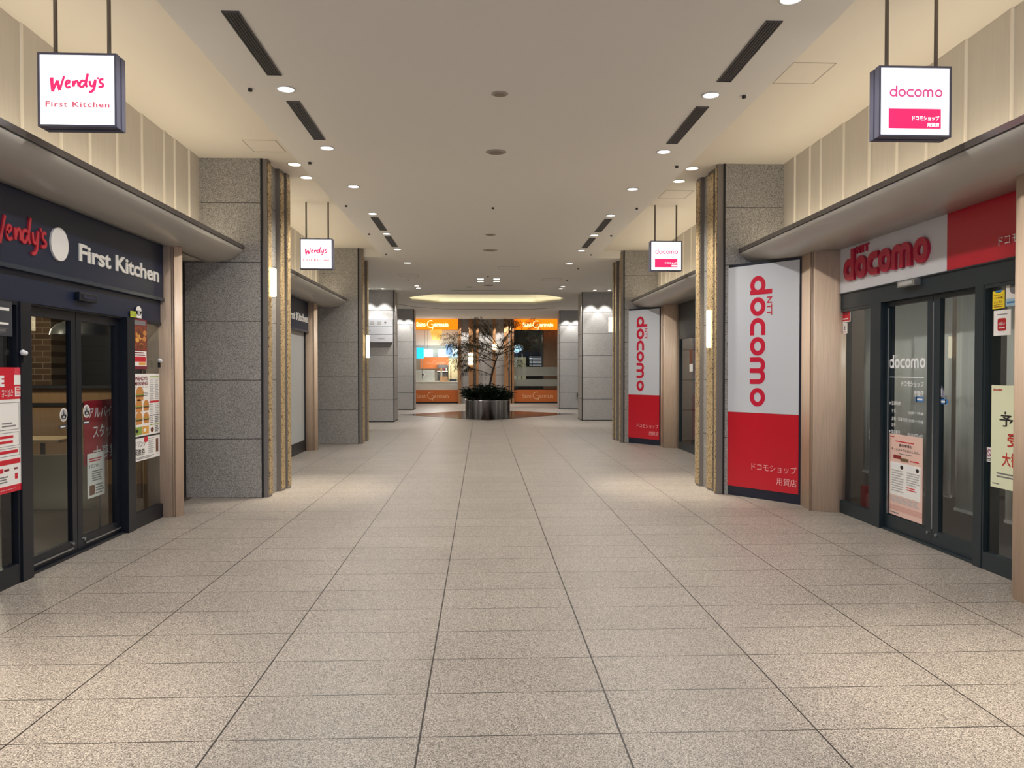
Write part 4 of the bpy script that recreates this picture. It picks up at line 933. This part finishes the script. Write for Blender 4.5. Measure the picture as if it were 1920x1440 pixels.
o = b.build('shrubs', loc=(.2, 25.8, .004)); tag(o, 'dense dark green shrubs filling the steel planter', 'shrub'); o['kind'] = 'stuff'
# slender tree
root = thing('tree', 'slender tree with feathery leaves growing from the planter', 'tree', (.2, 25.8, .55))
bark = M('bark', (66, 52, 42), .8, noise=.2, nscale=30)
tb = MB(); fo = MB()
tb.tube([(.0, 0, 0), (.06, 0, .5), (.16, .02, 1.0), (.27, .0, 1.35), (.42, 0, 1.75)], [.046, .038, .032, .024, .012], bark, 10)
def spray(p, d, L):
    n_ = max(4, int(L/.045)); pts = []
    for i in range(n_+1):
        u = i/n_; pts.append(p+d*L*u-Vector((0, 0, 1))*L*.35*u*u)
    tb.tube(pts[::2], [.0035*(1-.6*i/len(pts[::2])) for i in range(len(pts[::2]))], bark, 4, False)
    sd = d.cross(Vector((0, 0, 1))).normalized()
    for i in range(1, n_+1):
        for s_ in (-1, 1):
            dd = (d*random.uniform(.3, .9)+sd*s_*random.uniform(.5, 1)+Vector((0, 0, random.uniform(-.7, .2)))).normalized()
            leaf(fo, pts[i], dd, random.uniform(.12, .21), .018, leaf_t, sag=.4)
def branch(p, d, L, lev):
    d = d.normalized(); q = p+d*L*.5+Vector((0, 0, .03)); e = p+d*L
    tb.tube([p, q, e], [.010/(lev+.7), .008/(lev+.7), .005/(lev+.7)], bark, 6, False)
    for k in range(2 if lev else 3):
        a = random.uniform(-1.5, 1.5); dd = (Matrix.Rotation(a, 3, 'Z') @ d)+Vector((0, 0, random.uniform(-.4, .35)))
        spray(p+(e-p)*random.uniform(.3, 1.0), dd.normalized(), random.uniform(.2, .42))
    if lev < 2:
        for k in range(3):
            a = random.uniform(-1.3, 1.3); dd = (Matrix.Rotation(a, 3, 'Z') @ d)+Vector((0, 0, random.uniform(-.35, .35)))
            branch(p+d*L*random.uniform(.35, 1.0), dd, L*random.uniform(.45, .65), lev+1)
trunk = [Vector(v) for v in ((.13, 0, .9), (.2, .01, 1.1), (.27, 0, 1.35), (.34, 0, 1.55), (.42, 0, 1.75))]
for i, (tp, ang, up_, L) in enumerate([(0, 180, .30, .80), (1, 10, .25, .62), (1, 150, .55, .9), (2, 190, .45, 1.0), (2, -30, .4, .7), (3, 160, .75, .95), (3, 20, .6, .8), (4, 185, .9, .85), (4, 60, 1.1, .7), (4, 0, .7, .95), (4, -80, 1.0, .6), (2, 95, .5, .7), (3, -110, .5, .7), (4, 30, 1.6, .75), (4, 200, .25, 1.05), (4, 170, 1.4, .8), (3, -20, .3, .85), (2, 170, .2, 1.1), (3, 190, .35, 1.15), (4, 10, .3, 1.0)]):
    a = math.radians(ang); branch(trunk[tp], Vector((math.cos(a), math.sin(a), up_)), L, 0 if L > .72 else 1)
tb.build('trunk', root); fo.build('foliage', root)

# back wall -------------------------------------------------------------------
YW = 37.6
finw = M('cedar_fin', (156, 112, 74), .5, noise=.1, nscale=5, stretch=(6, 6, .4))
def bx(px): return onY(px, 694, YW)[0]
def bz(py): return onY(903, py, YW)[1]
b = MB(); b.box((bx(862), YW+.1, 0), (bx(962), YW+.3, ZP), stone2_m); struct(b.build('wall_back'))
struct(MB().box((-14, YW+.5, 0), (bx(700), YW+.6, ZP), stone2_m).build('wall_back_left')); struct(MB().box((bx(1120), YW+.5, 0), (16, YW+.6, ZP), stone2_m).build('wall_back_right'))
for i, (a, c, w) in enumerate(((859, 864.5, 'leftmost, at the lit cafe'), (879, 887, 'second from the left'), (893, 897.5, 'third from the left'), (924, 929, 'middle one behind the tree'), (945, 953, 'third from the right'), (956, 958, 'second from the right, narrow'), (960, 963.5, 'rightmost, at the dark shop'))):
    t = MB().box((0, 0, 0), (bx(c)-bx(a), .24, ZP-.001), finw).build('wood_fin', loc=(bx(a), YW-.15, 0)); tag(t, 'upright brown wood fin on the back wall, '+w, 'fin', 'wood fins on the back wall')
t = wall_lamp(bx(883), YW-.22, bz(684), bz(662), .12, 'glowing lamp on a wood fin left of the tree', .02)
t['group'] = 'lamps on the back wall'
t = wall_lamp(bx(927), YW-.22, bz(656), bz(645), .10, 'small glowing lamp behind the tree branches', .02); t['group'] = 'lamps on the back wall'
or_lit = M('lit_orange', (250, 130, 10), .4, emit=.75, ecol=(255, 128, 4)); or_p = M('orange_panel', (186, 96, 36), .4); lit_y = M('lit_letters', (255, 240, 200), .4, emit=1.2, ecol=(255, 232, 170)); pale_l = M('pale_orange_letter', (226, 176, 130), .4)
def cafe_front(x0, x1, tx, tw, side):
    t = thing('lit_sign', 'glowing orange cafe sign on the back wall, '+side, 'sign', (x0, YW-.05, bz(618))); W = x1-x0; h = bz(598)-bz(618)
    MB().box((0, 0, 0), (W, .2, h), or_lit).build('light_box', t); MB().box((0, -.02, h), (W, .2, h+.04), dark_m).build('top_trim', t)
    b = MB(); cafe_name(b, tx-x0, h*.27, h*.42, tw, lit_y, 0, .01, .03); b.build('lettering', t)
    zb = bz(753.5); t = thing('base_panel', 'brown orange panel with cafe lettering under the glass, '+side, 'panel', (x0, YW-.02, 0)); h2 = bz(731)-zb
    MB().box((0, .02, 0), (W, .2, zb), dark_m).build('plinth', t); MB().box((0, 0, zb), (W, .2, zb+h2), or_p).build('board', t)
    b = MB(); cafe_name(b, tx-x0, zb+h2*.33, h2*.36, tw, pale_l, 0, .008, .0); b.build('lettering', t)
cafe_front(-3.9, bx(858.5), bx(781), bx(842)-bx(781), 'left'); cafe_front(bx(964), 4.3, bx(980), bx(1038)-bx(980), 'right')
struct(MB().box((-3.9, YW, bz(730)), (bx(858.5), YW+.012, bz(618)), G2).build('window_8')); struct(MB().box((bx(964), YW, bz(730)), (4.3, YW+.012, bz(618)), G1).build('window_9'))
# lit cafe interior
cw = M('cafe_white', (232, 228, 214), .6)
struct(MB().box((-5.5, YW+3.0, 0), (bx(862), YW+3.1, ZP), cw).build('wall_cafe_rear')); struct(MB().box((-5.5, YW, 3.85), (bx(862), YW+3, 3.95), cw).build('ceiling_cafe')); struct(MB().box((bx(863), YW+.3, 0), (bx(865), YW+3, ZP), cw).build('wall_cafe_right')); struct(MB().box((-5.6, YW, 0), (-5.5, YW+3, ZP), cw).build('wall_cafe_left'))
def ip(px, py, d): return onY(px, py, YW+d)
def iblock(name, label, cat, x0, y0, x1, y1, d, th, m, parts=None):
    a, zt = ip(x0, y0, d); c, zb = ip(x1, y1, d)
    t = thing(name, label, cat, (a, YW+d, zb)); MB().box((0, 0, 0), (c-a, th, zt-zb), m).build('body', t); return t, c-a, zt-zb
t, W, H = iblock('hood', 'white panelled hood across the top of the lit cafe', 'hood', 770, 619, 858, 648, 1.0, 1.9, cw); MB().box((W*.30, -.004, 0), (W*.305, 0, H), grey_m).build('panel_seam', t); MB().box((0, -.01, -.03), (W, .02, 0), lgrey_m).build('bottom_edge', t)
x, z = ip(818, 637, .6); t = thing('pendant_lamp', 'tan drum pendant lamp in the lit cafe', 'lamp', (x, YW+.6, z))
MB().lathe([(0, .01), (.20, 0), (.30, .5), (0, .5)], M('lit_shade', (226, 182, 100), .6, emit=.5, ecol=(240, 190, 90)), n=24).build('lamp_shade', t); MB().tube([(0, 0, .5), (0, 0, 3.84-z)], .01, black_m, 6).build('cord', t)
t, W, H = iblock('menu_board', 'bright blue lit board at the left of the cafe', 'board', 781, 652, 794.5, 672, .4, .06, M('lit_blue', (40, 170, 235), .4, emit=1.3, ecol=(30, 170, 245))); MB().tube([(W*.8, .03, 0), (W*.8, .03, -1.0)], .015, steel_m, 6).build('post', t)
t, W, H = iblock('light_panel', 'pale blue lit shelf panel behind the cafe counter, left', 'panel', 795, 655, 811, 669, 2.8, .1, M('lit_pale_blue', (190, 222, 235), .4, emit=.9, ecol=(190, 226, 245))); MB().box((0, -.01, H*.85), (W, 0, H), lit_white).build('light_strip', t)
t, W, H = iblock('light_panel', 'pale blue lit shelf panel behind the cafe counter, right', 'panel', 822, 655, 858, 669, 2.8, .1, MATS['lit_pale_blue']); MB().box((0, -.01, H*.85), (W, 0, H), lit_white).build('light_strip', t)
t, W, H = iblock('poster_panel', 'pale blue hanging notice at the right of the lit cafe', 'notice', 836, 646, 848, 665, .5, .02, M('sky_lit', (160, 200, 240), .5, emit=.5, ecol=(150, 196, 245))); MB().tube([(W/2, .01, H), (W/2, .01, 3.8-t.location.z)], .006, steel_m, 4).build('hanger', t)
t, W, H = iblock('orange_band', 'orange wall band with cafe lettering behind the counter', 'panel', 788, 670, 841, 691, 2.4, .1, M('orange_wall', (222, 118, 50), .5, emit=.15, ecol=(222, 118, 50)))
b = MB(); cafe_name(b, W*.2, H*.42, H*.22, W*.7, pale_l, 0, .008); b.build('lettering', t)
for i, (q, w_) in enumerate(((802, 'left'), (838, 'right'))):
    x, z = ip(q, 668, .8); t = thing('pendant_lamp', 'small white pendant lamp over the cafe counter, '+w_, 'lamp', (x, YW+.8, z), 0, 'white pendants in the cafe'); MB().lathe([(.12, 0), (.1, .1), (.04, .22), (0, .25)], lit_white, n=16).build('lamp_shade', t); MB().tube([(0, 0, .24), (0, 0, 3.84-z)], .008, black_m, 4).build('cord', t)
t, W, H = iblock('display_shelf', 'dark shelf of jars in the cafe', 'shelf', 820, 684, 840, 713, 2.0, .35, M('shelf_dark', (62, 58, 56), .5)); MB().box((0, -.08, H*.55), (W, 0, H*.6), cw).build('board', t)
for i in range(4):
    o = MB().lathe([(0, 0), (.034, 0), (.036, .12), (.022, .16), (0, .16)], (meat, bun, ink, lgrey_m)[i], n=12).build('jar', loc=(t.location.x+W*(.14+.24*i), YW+1.958, t.location.z+H*.6+.001)); tag(o, 'jar on the dark cafe shelf, %s from the left' % ('first', 'second', 'third', 'fourth')[i], 'jar', 'jars on the cafe shelf')
t, W, H = iblock('cabinet', 'cream cabinet at the right of the lit cafe', 'cabinet', 841, 672, 858, 716, 1.8, .5, M('cream_cab', (224, 206, 160), .5)); MB().box((W*.2, -.01, H*.1), (W*.3, 0, H*.7), meat).build('handle_bar', t); MB().box((W*.1, -.06, 0), (W*.9, 0, H*.12), black_m).build('machine', t)
t, W, H = iblock('counter', 'long white counter along the cafe window', 'counter', 776, 717, 858, 731, .25, .5, M('counter_white', (222, 218, 206), .4)); MB().box((-.02, -.05, H), (W+.02, .55, H+.03), cw).build('top', t)
t, W, H = iblock('glass_case', 'pale screen with round mark standing on the cafe counter', 'screen', 781, 694, 815, 715.7, .62, .04, M('case_white', (206, 204, 196), .35)); b = MB(); b.ell(W*.36, H*.62, .11, .11, offw_m, 0, .004); b.ell(W*.34, H*.62, .05, .06, black_m, .004, .002); b.build('round_mark', t)
t, W, H = iblock('paper_bag', 'pale orange box on the cafe counter', 'bag', 825, 706, 839, 715.7, .45, .2, M('peach', (232, 184, 140), .6)); MB().box((W*.05, .05, H), (W*.3, .1, H+.28), cw).build('upright', t)
t, W, H = iblock('tray', 'stack of white trays on the cafe counter', 'tray', 797, 713, 810, 715.7, .32, .22, white_m); MB().box((W*.4, .05, H), (W*.6, .2, H+.08), white_m).build('cup', t)
# dark shop on the right
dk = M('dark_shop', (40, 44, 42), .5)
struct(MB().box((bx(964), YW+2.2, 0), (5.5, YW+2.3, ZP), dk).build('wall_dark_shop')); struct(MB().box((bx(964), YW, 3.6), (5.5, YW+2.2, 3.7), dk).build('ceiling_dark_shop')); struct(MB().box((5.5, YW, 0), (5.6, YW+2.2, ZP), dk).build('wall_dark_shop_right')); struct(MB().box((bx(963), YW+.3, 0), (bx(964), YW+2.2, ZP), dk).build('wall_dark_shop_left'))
t, W, H = iblock('timber_screen', 'tall brown timber screen at the right of the dark shop', 'panel', 1019, 618, 1046, 730, .25, .1, finw); MB().box((-.06, -.01, 0), (0, .1, H), black_m).build('edge_post', t)
t, W, H = iblock('blind_rail', 'navy panel across the back of the dark shop', 'panel', 965, 659, 1017, 672, 1.6, .05, M('navy_dim', (34, 46, 70), .5)); MB().box((0, -.008, 0), (W, 0, .03), dark_m).build('bottom_edge', t)
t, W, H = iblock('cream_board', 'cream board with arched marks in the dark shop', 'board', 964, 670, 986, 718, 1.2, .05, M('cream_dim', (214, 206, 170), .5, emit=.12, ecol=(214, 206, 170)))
b = MB(); b.stroke([(W*.25, H*.05), (W*.25, H*.6)]+arc(W*.45, H*.6, W*.2, 180, 0, 8)+[(W*.65, H*.05)], .05, M('olive_dim', (110, 120, 80), .5), 0, .006); b.build('arch_mark', t)
t, W, H = iblock('notice_board', 'dark notice board with white lines in the dark shop', 'notice', 992, 666, 1016, 687, .6, .03, M('navy_notice', (20, 26, 38), .5))
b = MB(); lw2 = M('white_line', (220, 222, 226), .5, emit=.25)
for i in range(7): b.rect(W*(.0 if i > 4 else .28), H*(.04+.13*i), W*.97, H*(.09+.13*i), lw2, 0, .004); b.rect(W*.04, H*(.04+.13*i), W*.2, H*(.09+.13*i), lw2, 0, .004)
b.build('white_lines', t)
x, z = ip(973, 652, .9); t = thing('blue_lamp', 'pale blue glowing sign seen through the dark shop glass', 'sign', (x, YW+.9, z)); b = MB(); b.ell(0, 0, .24, .16, MATS['lit_pale_blue'], 0, .04); b.ell(-.12, -.15, .14, .1, MATS['lit_pale_blue'], 0, .04); b.build('glowing_panel', t); MB().tube([(0, -.02, .1), (0, -.02, 3.6-z)], .006, steel_m, 4).build('hanger', t)
fr_ = M('frost_band', (150, 150, 138), .6); fr_.node_tree.nodes['Principled BSDF'].inputs['Alpha'].default_value = .6
for i, (a, c) in enumerate(((688, 705), (711, 724))):
    t = MB().box((0, -.004, 0), (4.3-bx(964), -.001, bz(a)-bz(c)), fr_).build('frosted_band', loc=(bx(964), YW, bz(c))); tag(t, 'frosted strip across the dark shop window, '+('upper', 'lower')[i], 'film', 'frosted window strips')
# small floor plates
for i, (px, py) in enumerate(((815, 784.5), (1000, 784), (1028, 783.5))):
    x, y = onZ(px, py, 0); t = MB().lathe([(0, .004), (.15, .004), (.16, 0)], M('floor_cover', (140, 132, 122), .4), n=20).build('floor_cover', loc=(x, y, 0)); tag(t, 'small flush floor cover by the dark inlay, %s' % ('left of the planter', 'just right of the planter', 'farther right of the planter')[i], 'cover', 'floor covers')

# ================================================================ LIGHT
def area(name, loc, rot, sx, sy, w, col):
    l = bpy.data.lights.new(name, 'AREA'); l.shape = 'RECTANGLE'; l.size = sx; l.size_y = sy; l.energy = w; l.color = col
    o = bpy.data.objects.new(name, l); C.objects.link(o); o.location = loc; o.rotation_euler = rot; return o
COVE = (1.0, .87, .66)
for x, y0, y1 in ((-3.28, 3.0, 9.75), (-3.28, 11.0, 16.9), (3.64, 3.0, 9.75), (3.64, 11.0, 16.9)):
    area('cove_strip', (x, (y0+y1)/2, 3.10), (PI, 0, 0), .12, y1-y0, 15.5*(y1-y0)/6.7, COVE)
# coffer cove
for i in range(8):
    p, q = Vector(OC[i]), Vector(OC[(i+1) % 8]); mid = (p+q)/2; L = (q-p).length
    o = area('coffer_strip', (mid.x+(mid.x-cxo)*.0, mid.y, ZP+.07), (PI, 0, math.atan2(q.y-p.y, q.x-p.x)), L, .1, .95*L, (1.0, .93, .70))
# plaza column washers and general plaza lights
for x, y in ((-3.45, 23.8), (-3.0, 23.8), (3.45, 24.2), (3.9, 24.2), (-3.3, 31.2), (-2.95, 31.2), (3.5, 31.7), (3.9, 31.7)):
    spot(x, y, ZP-.03, 62, 76, (1, .975, .94), .35, .03)
for x in (-2.42, 2.9):
    spot(x, 24.7, ZP-.03, 40, 76, (1, .975, .94), .35, .03); spot(x, 32.1, ZP-.03, 34, 76, (1, .975, .94), .35, .03)
WP = [(-3.45, 23.72, 'left column, outer'), (-3.0, 23.72, 'left column, inner'), (3.5, 23.9, 'right column, inner'), (3.95, 23.9, 'right column, outer')]
for x, y, w in WP: downlight(x, y, ZP, 'small downlight in front of the front plaza '+w, .06, spot_w)
for x, w in ((-1.9, 'left'), (2.4, 'right')):
    for j, y in enumerate((22.9, 23.5)): downlight(x, y, ZP, 'small downlight beside the lit coffer, %s, %s' % (w, ('near one', 'far one')[j]), .07, spot_w); spot(x, y, ZP-.03, 90, 130, (1, .95, .88))
for x in (-.8, .05, .9, 1.35): spot(x, 37.2, ZP-.05, 85, 84, (1, .975, .94), .4, .03)
for x in (-2.2, 2.6): spot(x, 34.5, ZP-.03, 210, 140, (1, .97, .92)); spot(x, 29.8, ZP-.03, 160, 140, (1, .97, .92)); spot(x, 20.5, ZP-.03, 120, 140, (1, .97, .92))
for x in (-8, 9): spot(x, 28, ZP-.03, 400, 150, (1, .95, .88))
# shops
def point(loc, w, col, r=.15):
    l = bpy.data.lights.new('shop_fill', 'POINT'); l.energy = w; l.color = col; l.shadow_soft_size = r
    o = bpy.data.objects.new('shop_fill', l); C.objects.link(o); o.location = loc
point((-6.0, 9.8, 2.3), 30, (1, .84, .62)); point((-5.0, 7.5, 2.5), 12, (1, .85, .62))
point((5.7, 7.9, 2.2), 34, (1, .98, .94)); point((5.7, 6.2, 2.2), 26, (1, .98, .94)); point((5.6, 14.4, 2.2), 22, (1, .98, .94))  # unseen fills, added behind the right glass to brighten the screens
point((-2.4, YW+.45, 2.3), 26, (1, .99, .95)); point((-2.0, YW+1.4, 1.9), 18, (1, .96, .88)); point((2.8, YW+1.0, 3.2), 6, (1, .9, .7))
# daylight-blue evening sky beyond the open end behind the camera
wd = bpy.data.worlds.new('sky'); S.world = wd; wd.use_nodes = True
wd.node_tree.nodes['Background'].inputs[0].default_value = (.55, .68, 1, 1); wd.node_tree.nodes['Background'].inputs[1].default_value = 1.0
